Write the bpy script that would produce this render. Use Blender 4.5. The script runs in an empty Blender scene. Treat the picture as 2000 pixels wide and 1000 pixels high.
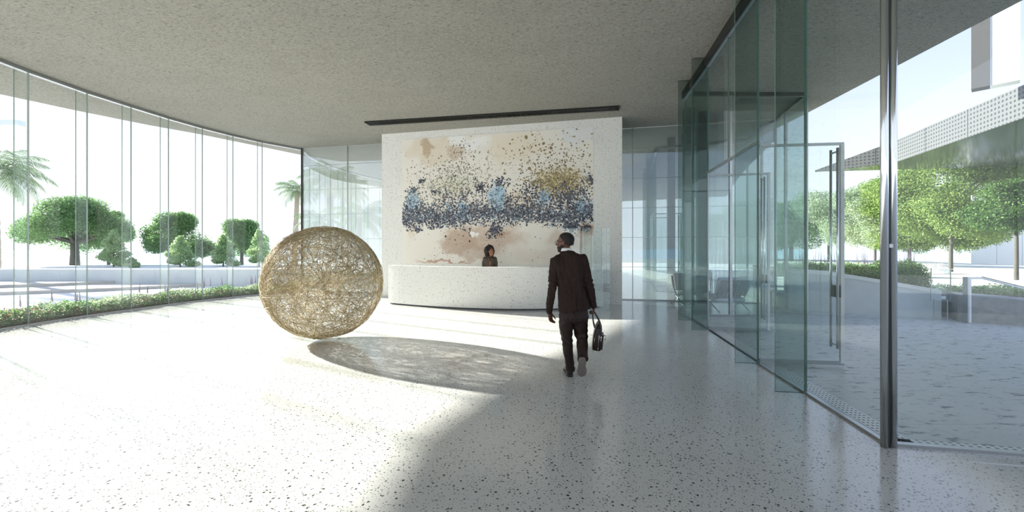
import bpy, bmesh, math, random
import numpy as np
from mathutils import Vector, Matrix, noise
from math import sin, cos, pi, sqrt, radians as R

SC = bpy.context.scene
COL = SC.collection
rng = random.Random(7)
H = 5.33            # ceiling height
CAMZ = 1.6

# ------------------------------------------------------------------ materials
MATS = {}
def _mat(name):
    m = bpy.data.materials.new(name); m.use_nodes = True
    nt = m.node_tree; nt.nodes.clear()
    out = nt.nodes.new('ShaderNodeOutputMaterial')
    MATS[name] = m
    return m, nt, out

class N:
    """small node-building helper"""
    def __init__(s, nt): s.nt = nt
    def n(s, t, **kw):
        nd = s.nt.nodes.new(t)
        for k, v in kw.items(): setattr(nd, k, v)
        return nd
    def l(s, a, b): s.nt.links.new(a, b)
    def _in(s, sock, v):
        if v is None: return
        if hasattr(v, 'is_output') or hasattr(v, 'links'): s.l(v, sock)
        else: sock.default_value = v
    def math(s, op, a, b=None, c=None, clamp=False):
        nd = s.n('ShaderNodeMath', operation=op); nd.use_clamp = clamp
        s._in(nd.inputs[0], a)
        if b is not None: s._in(nd.inputs[1], b)
        if c is not None: s._in(nd.inputs[2], c)
        return nd.outputs[0]
    def mix(s, f, a, b, blend='MIX'):
        nd = s.n('ShaderNodeMix', data_type='RGBA', blend_type=blend)
        s._in(nd.inputs[0], f); s._in(nd.inputs[6], a); s._in(nd.inputs[7], b)
        return nd.outputs[2]
    def ramp(s, f, stops, interp='LINEAR'):
        nd = s.n('ShaderNodeValToRGB'); cr = nd.color_ramp; cr.interpolation = interp
        while len(cr.elements) > 1: cr.elements.remove(cr.elements[-1])
        cr.elements[0].position = stops[0][0]; cr.elements[0].color = c4(stops[0][1])
        for p, c in stops[1:]:
            e = cr.elements.new(p); e.color = c4(c)
        s.l(f, nd.inputs[0]); return nd.outputs[0]
    def step(s, v, a, b):
        nd = s.n('ShaderNodeMapRange', interpolation_type='SMOOTHSTEP')
        s.l(v, nd.inputs[0]); nd.inputs[1].default_value = a; nd.inputs[2].default_value = b
        return nd.outputs[0]
    def noise(s, vec, scale, detail=3, rough=.5, dist=0):
        nd = s.n('ShaderNodeTexNoise')
        if vec is not None: s.l(vec, nd.inputs['Vector'])
        nd.inputs['Scale'].default_value = scale; nd.inputs['Detail'].default_value = detail
        nd.inputs['Roughness'].default_value = rough; nd.inputs['Distortion'].default_value = dist
        return nd
    def vor(s, vec, scale, feature='F1', rand=1.0):
        nd = s.n('ShaderNodeTexVoronoi', feature=feature)
        s.l(vec, nd.inputs['Vector']); nd.inputs['Scale'].default_value = scale
        nd.inputs['Randomness'].default_value = rand
        return nd
    def mapping(s, vec, scale=(1,1,1), loc=(0,0,0), rot=(0,0,0)):
        nd = s.n('ShaderNodeMapping'); s.l(vec, nd.inputs[0])
        nd.inputs['Scale'].default_value = scale; nd.inputs['Location'].default_value = loc
        nd.inputs['Rotation'].default_value = rot
        return nd.outputs[0]
    def obj(s): return s.n('ShaderNodeTexCoord').outputs['Object']
    def pos(s): return s.n('ShaderNodeNewGeometry').outputs['Position']
    def bump(s, h, strength=.3, dist=.01):
        nd = s.n('ShaderNodeBump'); s.l(h, nd.inputs['Height'])
        nd.inputs['Strength'].default_value = strength; nd.inputs['Distance'].default_value = dist
        return nd.outputs[0]
    def bsdf(s, col, rough=.5, metal=0, spec=None, normal=None, coat=0):
        b = s.n('ShaderNodeBsdfPrincipled')
        s._in(b.inputs['Base Color'], c4(col) if isinstance(col, (tuple, list)) else col)
        s._in(b.inputs['Roughness'], rough); b.inputs['Metallic'].default_value = metal
        if spec is not None: b.inputs['Specular IOR Level'].default_value = spec
        if coat: b.inputs['Coat Weight'].default_value = coat; b.inputs['Coat Roughness'].default_value = .05
        if normal is not None: s.l(normal, b.inputs['Normal'])
        return b
def c4(c): return (c[0], c[1], c[2], 1.0) if len(c) == 3 else tuple(c)

def plain(name, col, rough=.5, metal=0, var=.08, scale=8, bump=0, spec=None, coat=0):
    """principled with a little procedural variation"""
    m, nt, out = _mat(name); k = N(nt)
    o = k.obj(); nz = k.noise(o, scale, 4)
    f = nz.outputs[0]
    lo = tuple(max(0, c*(1-var)) for c in col); hi = tuple(min(1, c*(1+var)) for c in col)
    c = k.mix(f, c4(lo), c4(hi))
    nrm = k.bump(f, bump, .005) if bump else None
    b = k.bsdf(c, rough, metal, spec, nrm, coat)
    k.l(b.outputs[0], out.inputs[0])
    return m

def glass(name, tint, refl=1.0, edge=False, frit=0.0, fritcol=(.85,.88,.88), rough=0.0):
    m, nt, out = _mat(name); k = N(nt)
    tr = k.n('ShaderNodeBsdfTransparent'); tr.inputs[0].default_value = c4(tint)
    gl = k.n('ShaderNodeBsdfGlossy'); gl.inputs['Roughness'].default_value = rough
    gl.inputs[0].default_value = (.93,.97,.97,1)
    fr = k.n('ShaderNodeLayerWeight'); fr.inputs[0].default_value = .5
    # Schlick-like: f0 + (1-f0) * facing^5
    p = k.math('POWER', fr.outputs['Facing'], 5.0)
    f = k.math('MULTIPLY_ADD', p, .75, .04*refl, clamp=True)
    mx = k.n('ShaderNodeMixShader'); k.l(f, mx.inputs[0]); k.l(tr.outputs[0], mx.inputs[1]); k.l(gl.outputs[0], mx.inputs[2])
    res = mx.outputs[0]
    if frit > 0:
        df = k.n('ShaderNodeBsdfDiffuse'); df.inputs[0].default_value = c4(fritcol)
        m2 = k.n('ShaderNodeMixShader'); m2.inputs[0].default_value = frit
        k.l(res, m2.inputs[1]); k.l(df.outputs[0], m2.inputs[2]); res = m2.outputs[0]
    k.l(res, out.inputs[0])
    return m

def terrazzo(name, base, chips, s1, s2, amount, rough, bumpy=0, stretch=(1,1,1), coatspec=.5, blotch=.06):
    """pale ground with two sizes of scattered dark stone chips"""
    m, nt, out = _mat(name); k = N(nt)
    p = k.pos()
    if stretch != (1,1,1): p = k.mapping(p, stretch)
    wob = k.noise(p, s1*1.6, 2)
    sub = k.n('ShaderNodeVectorMath', operation='SCALE'); k.l(wob.outputs['Color'], sub.inputs[0]); sub.inputs['Scale'].default_value = .55/s1
    add = k.n('ShaderNodeVectorMath', operation='ADD'); k.l(p, add.inputs[0]); k.l(sub.outputs[0], add.inputs[1])
    pv = add.outputs[0]
    base_n = k.noise(p, .9, 4)
    col = k.mix(base_n.outputs[0], c4([c*(1-blotch) for c in base]), c4([min(1, c*(1+blotch)) for c in base]))
    fine = k.noise(p, s2*2.2, 3, .6)
    col = k.mix(k.step(fine.outputs[0], .52, .75), col, c4([c*.72 for c in base]))
    dens = k.noise(p, 1.7, 2).outputs[0]
    for sc, rad, am in ((s1, .30, amount), (s2, .34, amount*1.0)):
        v = k.vor(pv, sc)
        sepr = k.n('ShaderNodeSeparateColor'); k.l(v.outputs['Color'], sepr.inputs[0])
        thr = k.math('MULTIPLY_ADD', sepr.outputs[1], rad*.7, rad*.35)
        inside = k.math('SUBTRACT', thr, v.outputs['Distance'])
        msk = k.step(inside, 0.0, .05)
        th = k.math('MULTIPLY_ADD', dens, am*1.0, am*.5)
        pick = k.math('LESS_THAN', sepr.outputs[0], th)
        f = k.math('MULTIPLY', msk, pick)
        cc = k.ramp(sepr.outputs[2], [(0, chips[0]), (.5, chips[1]), (1, chips[2])])
        col = k.mix(f, col, cc)
    nrm = k.bump(fine.outputs[0], bumpy, .01) if bumpy else None
    b = k.bsdf(col, rough, 0, coatspec, nrm)
    k.l(b.outputs[0], out.inputs[0])
    return m

terrazzo('floor_terrazzo', (.68,.685,.67), ((.03,.035,.03),(.10,.11,.10),(.30,.30,.27)), 30, 62, .95, .13, coatspec=.75)
terrazzo('wall_terrazzo', (.80,.80,.775), ((.12,.12,.12),(.25,.25,.24),(.45,.44,.42)), 24, 52, .45, .45, stretch=(1,1,1))
terrazzo('dark_stone', (.055,.065,.065), ((.01,.01,.01),(.12,.13,.13),(.2,.2,.2)), 25, 60, .5, .3)

def make_concrete():
    m, nt, out = _mat('ceiling_concrete'); k = N(nt)
    p = k.pos()
    pm = k.mapping(p, (1, 1.9, 1), rot=(0,0,.35))
    a = k.noise(pm, 1.0, 5, .6); b = k.noise(pm, 16, 6, .75); c = k.noise(pm, 45, 3, .7)
    col = k.mix(a.outputs[0], (.335,.325,.285,1), (.42,.41,.365,1))
    col = k.mix(k.step(b.outputs[0], .53, .66), col, (.17,.165,.14,1))
    col = k.mix(k.math('MULTIPLY', k.step(b.outputs[0], .46, .32), .6), col, (.60,.59,.55,1))
    col = k.mix(k.math('MULTIPLY', k.step(c.outputs[0], .56, .66), .8), col, (.10,.10,.085,1))
    h = k.math('ADD', b.outputs[0], k.math('MULTIPLY', c.outputs[0], .5))
    s = k.bsdf(col, .85, 0, .25, k.bump(h, .9, .03))
    k.l(s.outputs[0], out.inputs[0])
make_concrete()

def make_paving():
    m, nt, out = _mat('plaza_stone'); k = N(nt)
    p = k.pos()
    pm = k.mapping(p, (1.0, 2.6, 1), rot=(0,0,.25))
    a = k.noise(pm, .5, 5, .6); b = k.noise(pm, 4.2, 8, .72); c = k.noise(pm, 22, 3, .7)
    col = k.mix(a.outputs[0], (.56,.58,.56,1), (.72,.735,.71,1))
    col = k.mix(k.step(b.outputs[0], .545, .63), col, (.16,.17,.16,1))
    col = k.mix(k.math('MULTIPLY', k.step(c.outputs[0], .58, .72), .45), col, (.2,.2,.19,1))
    sx = k.n('ShaderNodeSeparateXYZ'); k.l(p, sx.inputs[0])
    for ax, sc in ((0, 1.9), (1, 1.25)):
        fr = k.math('FRACT', k.math('DIVIDE', sx.outputs[ax], sc))
        ln = k.math('LESS_THAN', fr, .006/sc)
        col = k.mix(k.math('MULTIPLY', ln, .6), col, (.12,.13,.12,1))
    s = k.bsdf(col, k.math('MULTIPLY_ADD', b.outputs[0], .3, .22), 0, .5, k.bump(b.outputs[0], .3, .01))
    k.l(s.outputs[0], out.inputs[0])
make_paving()

def make_grate():
    m, nt, out = _mat('grate_metal'); k = N(nt)
    uv = k.n('ShaderNodeTexCoord').outputs['UV']
    sx = k.n('ShaderNodeSeparateXYZ'); k.l(uv, sx.inputs[0])
    fu = k.math('FRACT', k.math('MULTIPLY', sx.outputs[0], 17)); fv = k.math('FRACT', k.math('MULTIPLY', sx.outputs[1], 26))
    a = k.math('LESS_THAN', fu, .5); b = k.math('LESS_THAN', fv, .5)
    bar = k.math('MAXIMUM', a, b)
    col = k.mix(bar, (.02,.025,.025,1), (.92,.94,.93,1))
    s = k.bsdf(col, .35, 0)
    k.l(s.outputs[0], out.inputs[0])
make_grate()

def make_perf():
    m, nt, out = _mat('perforated_metal'); k = N(nt)
    uv = k.n('ShaderNodeTexCoord').outputs['UV']
    v = k.n('ShaderNodeTexVoronoi', feature='F1'); k.l(uv, v.inputs['Vector'])
    v.inputs['Scale'].default_value = 7; v.inputs['Randomness'].default_value = 0
    hole = k.math('LESS_THAN', v.outputs['Distance'], .27)
    sx = k.n('ShaderNodeSeparateXYZ'); k.l(uv, sx.inputs[0])
    ln = k.math('LESS_THAN', k.math('FRACT', k.math('DIVIDE', sx.outputs[0], 2.2)), .02)
    hole = k.math('MAXIMUM', hole, ln)
    col = k.mix(hole, (.115,.12,.12,1), (.03,.033,.035,1))
    s = k.bsdf(col, .45, .2)
    k.l(s.outputs[0], out.inputs[0])
make_perf()

plain('white_plaster', (.78,.79,.77), .8, var=.04)
plain('white_metal', (.80,.81,.81), .4, var=.02)
plain('pale_concrete', (.58,.63,.64), .7, var=.10, scale=3, bump=.2)
plain('block_stone', (.40,.39,.36), .8, var=.30, scale=9, bump=.4)
plain('ground_pale', (.78,.77,.73), .95, var=.05, scale=.4)
plain('step_stone', (.52,.50,.46), .85, var=.12, scale=5)
plain('sea_water', (.50,.66,.74), .35, var=.05, scale=.05)
plain('soil', (.16,.12,.09), .95, var=.3, scale=12, bump=.5)
plain('lawn', (.62,.63,.56), .95, var=.1, scale=2, bump=.2)
plain('chrome', (.72,.74,.75), .12, 1.0, var=.03)
plain('steel', (.42,.44,.45), .3, .9, var=.05)
plain('dark_metal', (.035,.04,.04), .4, .6, var=.1)
plain('black_slot', (.008,.009,.008), .5, 0, var=.1)
plain('slat_grey', (.10,.115,.12), .5, .3, var=.1)
plain('pale_slat', (.78,.77,.74), .7, var=.05)
plain('suit_wool', (.030,.019,.016), .75, 0, var=.25, scale=60, spec=.12)
plain('trouser_wool', (.026,.015,.013), .55, 0, var=.25, scale=60, spec=.25)
plain('shirt_white', (.8,.8,.8), .7, var=.03)
plain('skin_dark', (.115,.048,.028), .42, var=.12, scale=14, spec=.5)
plain('skin_brown', (.27,.115,.06), .42, var=.10, scale=14, spec=.5)
plain('hair_black', (.010,.006,.005), .6, var=.3, scale=80, bump=.6)
plain('hair_short', (.013,.008,.007), .75, var=.3, scale=220, bump=.4)
plain('eye_white', (.75,.73,.70), .2, var=.02)
plain('eye_dark', (.012,.008,.006), .15, var=.02)
plain('lip', (.20,.05,.04), .4, var=.05)
plain('teeth', (.8,.78,.74), .3, var=.02)
plain('gold', (.55,.34,.10), .3, .9, var=.1)
plain('dress', (.045,.034,.024), .7, var=.3, scale=30)
plain('shoe_leather', (.014,.009,.008), .25, var=.2, scale=30)
plain('shoe_sole', (.20,.17,.16), .75, var=.25, scale=30, bump=.4)
plain('bag_leather', (.022,.013,.011), .32, var=.35, scale=16, bump=.25, spec=.35)
plain('zip_metal', (.55,.53,.50), .25, 1, var=.05)

plain('bark', (.085,.078,.068), .9, var=.35, scale=10, bump=.6)
plain('palm_bark', (.34,.31,.26), .9, var=.30, scale=18, bump=.6)
plain('cushion_white', (.62,.65,.66), .5, var=.05)
plain('strap_leather', (.36,.33,.27), .5, var=.1)
plain('fin_edge', (.10,.20,.17), .15, var=.1, spec=.8)
plain('fin_edge_pale', (.42,.52,.48), .15, var=.1, spec=.8)
plain('gasket', (.05,.055,.055), .5, var=.1)

glass('glass_clear', (.972,.982,.980), 1.0)
glass('glass_fin_pale', (.965,.985,.975), .8)
glass('glass_fin_green', (.73,.79,.77), 1.2)
glass('glass_right', (.94,.965,.968), 1.0)
glass('glass_mirror', (.80,.84,.84), 9.5, frit=.14)
glass('glass_mirror_blue', (.52,.58,.61), 11.0, frit=.05)
glass('acrylic', (.95,.97,.97), 2.0)

def leafmat(name, dark, light, trans=.35):
    m, nt, out = _mat(name); k = N(nt)
    g = k.n('ShaderNodeNewGeometry')
    col = k.ramp(g.outputs['Random Per Island'], [(0, dark), (.6, tuple((a+b)/2 for a, b in zip(dark, light))), (1, light)])
    b = k.bsdf(col, .6, 0, .3)
    t = k.n('ShaderNodeBsdfTranslucent'); k.l(k.mix(.5, col, c4(light)), t.inputs[0])
    mx = k.n('ShaderNodeMixShader'); mx.inputs[0].default_value = trans
    k.l(b.outputs[0], mx.inputs[1]); k.l(t.outputs[0], mx.inputs[2]); k.l(mx.outputs[0], out.inputs[0])
leafmat('leaf_mid', (.04,.13,.03), (.24,.42,.15), .42)
leafmat('leaf_light', (.20,.36,.14), (.50,.64,.34), .5)
leafmat('leaf_bright', (.03,.09,.015), (.36,.48,.14), .42)
leafmat('leaf_dark', (.02,.06,.015), (.14,.26,.06))
leafmat('leaf_grey', (.18,.27,.15), (.50,.58,.40), .45)
leafmat('leaf_palm', (.06,.13,.06), (.24,.33,.17))
leafmat('leaf_purple', (.14,.11,.17), (.30,.24,.33))
leafmat('leaf_rust', (.16,.09,.06), (.32,.22,.15))
leafmat('wire_gold', (.27,.20,.10), (.86,.76,.53), .05)
plain('rear_concrete', (.20,.205,.20), .9, var=.15, scale=2)
M = MATS

# ------------------------------------------------------------------ objects
def tag(o, label=None, cat=None, group=None, kind=None):
    if label: o['label'] = label
    if cat: o['category'] = cat
    if group: o['group'] = group
    if kind: o['kind'] = kind
    return o
def empty(name, loc=(0,0,0), rz=0.0, **kw):
    o = bpy.data.objects.new(name, None); COL.objects.link(o)
    o.empty_display_size = .2
    o.location = loc; o.rotation_euler = (0,0,rz)
    return tag(o, **kw)
def link(name, me, parent=None, **kw):
    o = bpy.data.objects.new(name, me); COL.objects.link(o)
    if parent is not None: o.parent = parent
    return tag(o, **kw)
class MB:
    """collects verts/faces of several shapes into ONE mesh"""
    def __init__(s): s.v = []; s.f = []; s.mi = []; s.uv = {}
    def add(s, v, f, mi=0):
        b = len(s.v); s.v += [tuple(p) for p in v]; s.f += [tuple(i+b for i in q) for q in f]
        s.mi += [mi]*len(f); return s
    def box(s, c, d, rz=0, mi=0, M4=None):
        x, y, z = d[0]/2, d[1]/2, d[2]/2
        v = [(-x,-y,-z),(x,-y,-z),(x,y,-z),(-x,y,-z),(-x,-y,z),(x,-y,z),(x,y,z),(-x,y,z)]
        m = M4 if M4 is not None else Matrix.Translation(c) @ Matrix.Rotation(rz, 4, 'Z')
        v = [m @ Vector(p) for p in v]
        return s.add(v, [(3,2,1,0),(4,5,6,7),(0,1,5,4),(1,2,6,5),(2,3,7,6),(3,0,4,7)], mi)
    def wall(s, p, q, z0, z1, th, mi=0, mi_edge=None, off=0.0):
        """vertical panel in plan from p to q"""
        p = Vector(p[:2]); q = Vector(q[:2]); d = (q-p).normalized(); n = Vector((-d.y, d.x))
        a, b, c, e = p+n*(off-th/2), q+n*(off-th/2), q+n*(off+th/2), p+n*(off+th/2)
        v = [(t.x, t.y, z) for z in (z0, z1) for t in (a, b, c, e)]
        me = mi if mi_edge is None else mi_edge
        base = len(s.f)
        s.add(v, [(0,1,5,4),(2,3,7,6)], mi)
        s.add(v, [(3,2,1,0),(4,5,6,7),(1,2,6,5),(3,0,4,7)], me)
        return s
    def prism(s, pts, z0, z1, mi=0):
        n = len(pts)
        a = sum(pts[i][0]*pts[(i+1) % n][1]-pts[(i+1) % n][0]*pts[i][1] for i in range(n))
        if a < 0: pts = pts[::-1]
        v = [(x, y, z0) for x, y in pts] + [(x, y, z1) for x, y in pts]
        f = [tuple(range(n))[::-1], tuple(range(n, 2*n))] + [(i, (i+1) % n, n+(i+1) % n, n+i) for i in range(n)]
        return s.add(v, f, mi)
    def tube(s, pts, rad, seg=8, mi=0, cap=True, flat=1.0, up=None):
        pts = [Vector(p) for p in pts]; n = len(pts)
        if not hasattr(rad, '__len__'): rad = [rad]*n
        vs = []; fs = []
        prev = None
        for i, p in enumerate(pts):
            t = (pts[min(i+1, n-1)]-pts[max(i-1, 0)])
            t = t.normalized() if t.length > 1e-9 else Vector((0,0,1))
            if prev is None:
                u = Vector(up) if up else (Vector((1,0,0)) if abs(t.x) < .8 else Vector((0,1,0)))
            else: u = prev
            u = (u - t*u.dot(t)); u = u.normalized() if u.length > 1e-6 else t.orthogonal().normalized()
            prev = u; w = t.cross(u)
            for j in range(seg):
                a = 2*pi*j/seg
                vs.append(p + u*(cos(a)*rad[i]) + w*(sin(a)*rad[i]*flat))
        for i in range(n-1):
            for j in range(seg):
                k2 = (j+1) % seg
                fs.append((i*seg+j, i*seg+k2, (i+1)*seg+k2, (i+1)*seg+j))
        if cap:
            fs.append(tuple(range(seg))[::-1]); fs.append(tuple((n-1)*seg+j for j in range(seg)))
        return s.add(vs, fs, mi)
    def ring_loft(s, rings, mi=0):
        """rings: list of equal-length point lists, capped"""
        k = len(rings[0]); vs = [p for r in rings for p in r]; fs = []
        for i in range(len(rings)-1):
            for j in range(k):
                j2 = (j+1) % k
                fs.append((i*k+j, i*k+j2, (i+1)*k+j2, (i+1)*k+j))
        fs.append(tuple(range(k))[::-1]); fs.append(tuple((len(rings)-1)*k+j for j in range(k)))
        return s.add(vs, fs, mi)
    def ell(s, c, r, rot=None, seg=16, rings=10, mi=0):
        vs = []; fs = []; m = rot if rot is not None else Matrix.Identity(3); c = Vector(c)
        vs.append(c + m @ Vector((0,0,-r[2])))
        for i in range(1, rings):
            th = -pi/2 + pi*i/rings
            for j in range(seg):
                a = 2*pi*j/seg
                vs.append(c + m @ Vector((cos(a)*cos(th)*r[0], sin(a)*cos(th)*r[1], sin(th)*r[2])))
        vs.append(c + m @ Vector((0,0,r[2])))
        for j in range(seg): fs.append((0, 1+(j+1) % seg, 1+j))
        for i in range(rings-2):
            for j in range(seg):
                a = 1+i*seg+j; b = 1+i*seg+(j+1) % seg
                fs.append((a, b, b+seg, a+seg))
        L = len(vs)-1; b0 = 1+(rings-2)*seg
        for j in range(seg): fs.append((b0+j, b0+(j+1) % seg, L))
        return s.add(vs, fs, mi)
    def caps(s, pts, rad, seg=12, mi=0, flat=1.0, up=None):
        """tube with rounded ends"""
        pts = [Vector(p) for p in pts]; rad = list(rad) if hasattr(rad, '__len__') else [rad]*len(pts)
        d0 = (pts[0]-pts[1]).normalized(); d1 = (pts[-1]-pts[-2]).normalized()
        P = []; Q = []
        for a in (85, 55, 28): P.append(pts[0]+d0*rad[0]*sin(R(a))); Q.append(rad[0]*cos(R(a)))
        P += pts; Q += rad
        for a in (28, 55, 85): P.append(pts[-1]+d1*rad[-1]*sin(R(a))); Q.append(rad[-1]*cos(R(a)))
        return s.tube(P, Q, seg, mi, True, flat, up)
    def mesh(s, name, mats, smooth=False):
        me = bpy.data.meshes.new(name); me.from_pydata(s.v, [], s.f)
        for m in (mats if isinstance(mats, (list, tuple)) else [mats]): me.materials.append(M[m] if isinstance(m, str) else m)
        me.polygons.foreach_set('material_index', s.mi)
        if smooth: me.polygons.foreach_set('use_smooth', [True]*len(s.f))
        me.update(); return me
    def build(s, name, mats, parent=None, smooth=False, bevel=0, **kw):
        o = link(name, s.mesh(name, mats, smooth), parent, **kw)
        if bevel:
            b = o.modifiers.new('bevel', 'BEVEL'); b.width = bevel; b.segments = 2; b.limit_method = 'ANGLE'
        return o

def bake_remesh(mb, voxel, smooth_it=4, smooth_f=.5, name='m', mats='skin_dark', fold=None):
    """fuse overlapping closed shapes into one continuous skin"""
    me = mb.mesh(name, mats)
    bm = bmesh.new(); bm.from_mesh(me); bmesh.ops.recalc_face_normals(bm, faces=bm.faces); bm.to_mesh(me); bm.free()
    o = bpy.data.objects.new('tmp', me); COL.objects.link(o)
    r = o.modifiers.new('r', 'REMESH'); r.mode = 'VOXEL'; r.voxel_size = voxel; r.use_smooth_shade = True
    s = o.modifiers.new('s', 'SMOOTH'); s.iterations = smooth_it; s.factor = smooth_f
    bpy.context.view_layer.update()
    dg = bpy.context.evaluated_depsgraph_get(); dg.update()
    new = bpy.data.meshes.new_from_object(o.evaluated_get(dg))
    bpy.data.objects.remove(o); new.name = name
    if fold:
        nv = len(new.vertices)
        co = np.empty(nv*3); new.vertices.foreach_get('co', co); co = co.reshape(-1, 3)
        no = np.array([v.normal[:] for v in new.vertices])
        d = np.array([fold(Vector(c)) for c in co])
        co += no*d[:, None]
        new.vertices.foreach_set('co', co.ravel()); new.update()
    new.polygons.foreach_set('use_smooth', [True]*len(new.polygons))
    return new

def arr_mesh(name, V, F, mats, smooth=False, mi=None):
    """fast mesh from numpy arrays (all faces same size)"""
    me = bpy.data.meshes.new(name)
    nf, k = F.shape
    me.vertices.add(len(V)); me.vertices.foreach_set('co', np.asarray(V, dtype=np.float32).ravel())
    me.loops.add(nf*k); me.loops.foreach_set('vertex_index', F.astype(np.int32).ravel())
    me.polygons.add(nf)
    me.polygons.foreach_set('loop_start', np.arange(0, nf*k, k, dtype=np.int32))
    me.polygons.foreach_set('loop_total', np.full(nf, k, dtype=np.int32))
    for m in (mats if isinstance(mats, (list, tuple)) else [mats]): me.materials.append(M[m])
    if mi is not None: me.polygons.foreach_set('material_index', mi)
    if smooth: me.polygons.foreach_set('use_smooth', np.ones(nf, dtype=bool))
    me.update(calc_edges=True); return me

def uv_planar(me, fn):
    uv = me.uv_layers.new(name='UVMap')
    for l in me.loops:
        uv.data[l.index].uv = fn(me.vertices[l.vertex_index].co)
# ------------------------------------------------------------------ plan of the place (metres; camera at 0,0)
LF = [(-5.6,-6.0), (-6.5,-4.0), (-7.2,-2.0), (-7.9,0.0), (-8.55,1.6), (-9.0,2.9), (-9.4,4.1), (-9.72,5.2), (-9.93,6.3), (-10.06,7.43), (-10.12,8.57),
      (-10.08,9.72), (-9.93,10.68), (-9.76,11.64), (-9.50,12.57), (-9.15,13.43), (-8.70,14.27), (-7.85,15.30)]
RF = [(3.06,3.34), (3.25,4.53), (3.42,5.69), (3.62,6.85), (3.83,8.00), (4.00,9.08), (4.12,9.77)]      # right facade going away
TURN = [(3.06,3.34), (4.20,3.12), (5.35,2.90), (6.6,2.66), (9.0,2.2)]                              # facade turning right at the post
LOUNGE = [(4.12,9.77), (5.22,9.79), (7.05,9.82)]
def backY(x): return 15.30 - .225*(x+7.85)
BX1 = 7.6
LSIDE = [(7.05,9.82), (7.35,11.0), (BX1, backY(BX1))]
ROOF = [(-7.3,-7.5), (-8.6,-3.0), (-10.3,0.8), (-11.5,3.8), (-12.15,6.6), (-12.5,8.6), (-12.4,9.9), (-11.85,11.0), (-11.0,12.4), (-10.2,13.4), (-9.3,14.9), (-8.4,16.4), (-7.4,17.6),
        (8.6,15.6), (8.30,13.9), (8.14,11.3), (7.75,7.0), (7.5,4.0), (7.3,0.0), (7.1,-7.5)]

def struct(mb, name, mats, **kw): return mb.build(name, mats, kind='structure', **kw)

# floor inside
fl = [LF[0]] + LF[1:] + [(BX1, backY(BX1)), (7.35,11.0), (7.05,9.82)] + RF[::-1] + TURN[1:] + [(9.0,-6.0)]
# lounge lies between the back wall and the lounge glass
struct(MB().prism(fl, -.25, 0.0), 'floor', 'floor_terrazzo')
struct(MB().prism(ROOF, H, H+.55), 'ceiling', 'ceiling_concrete')

# ground outside
g = MB()
g.prism([(-60,-30), (60,-30), (60,47), (-60,47)], -.55, -.30)
struct(g, 'ground_terrain', 'ground_pale')
g = MB().prism([(-600,47), (600,47), (600,900), (-600,900)], -.75, -.45)
struct(g, 'sea', 'sea_water')
# left terrace slab (split so it does not run under the room)
lt = MB().prism([(-40,-20), (-8,-20)] + [(x-.02, y) for x, y in LF] + [(-7.8,15.32), (-6,17.5), (-40,17.5)], -.28, -.02)
struct(lt, 'terrace_left', 'ground_pale')
bt = MB().prism([(-7.8,15.33), (BX1, backY(BX1)+.02), (11,14), (14,30), (-20,30), (-20,17.52), (-6,17.52)], -.28, -.03)
struct(bt, 'terrace_back', 'ground_pale')
pz = MB().prism([(x+.02, y) for x, y in RF] + [(7.04,9.80), (7.33,11.0), (BX1-.02, backY(BX1)), (11,14), (20,30), (30,30), (30,-10), (9.02,-10), (9.02,2.2)] + [(x, y+.02) for x, y in TURN[1:4]][::-1], -.27, -.012)
struct(pz, 'plaza_floor', 'plaza_stone')

# wall behind the camera

wcount = [0]
def nextwin():
    wcount[0] += 1; return f'window_{wcount[0]}'

def facade_bay(p, q, z0, z1, gmat, fin=None, finmat='glass_fin_pale', finlen=.28, finside=-1, edge='fin_edge_pale', fin_at='q', finz=(0, H), finth=.022, post=False):
    """one glass bay: pane + fin at its far mullion"""
    w = empty(nextwin(), (p[0], p[1], 0), kind='structure')
    inv = Matrix.Translation((-p[0], -p[1], 0))
    def rel(mb): mb.v = [tuple(inv @ Vector(v)) for v in mb.v]; return mb
    d = (Vector(q)-Vector(p)).normalized(); n = Vector((-d.y, d.x))
    pa = Vector(p)+d*.006; qa = Vector(q)-d*.006
    if z1 > z0: rel(MB().wall(pa, qa, z0, z1, .02, 0, 1)).build('glass_pane', [gmat, edge], w)
    if fin:
        b = Vector(q) if fin_at == 'q' else Vector(p)
        a1 = b + n*finside*.013; a2 = b + n*finside*(.013+finlen)
        rel(MB().wall(a1, a2, finz[0], finz[1], finth, 0, 1)).build('glass_fin', [finmat, edge], w)
        # slim vertical joint where pane meets fin
        rel(MB().wall(b-d*.005, b+d*.005, 0, H, .022)).build('mullion', 'steel', w)
    return w

# left curved facade: fins stand outside
for i in range(len(LF)-1):
    facade_bay(LF[i], LF[i+1], 0.01, H-.01, 'glass_clear', fin=(i < len(LF)-2), finside=1, finlen=.27)
# unseen walls behind camera and at its right; glazing added for extra daylight
RX = [9.0, 6.1, 3.2, .3, -2.6, -5.6]
for a, b in zip(RX[:-1], RX[1:]): facade_bay((a,-6.0), (b,-6.0), .01, H-.01, 'glass_right')
RY = [-6.0, -3.3, -.5, 2.2]
for a, b in zip(RY[:-1], RY[1:]): facade_bay((9.0,a), (9.0,b), .01, H-.01, 'glass_right')
# slender corner post
struct(MB().box((-7.83,15.27,H/2), (.07,.07,H), .4), 'trim_1', 'gasket')
# head and sill channels
hc = MB(); sc_ = MB()
for a, b in zip(LF[:-1], LF[1:]):
    hc.wall(a, b, H-.07, H-.001, .10); sc_.wall(a, b, .001, .018, .07)
struct(hc, 'trim_2', 'steel'); struct(sc_, 'trim_3', 'white_metal')

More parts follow.
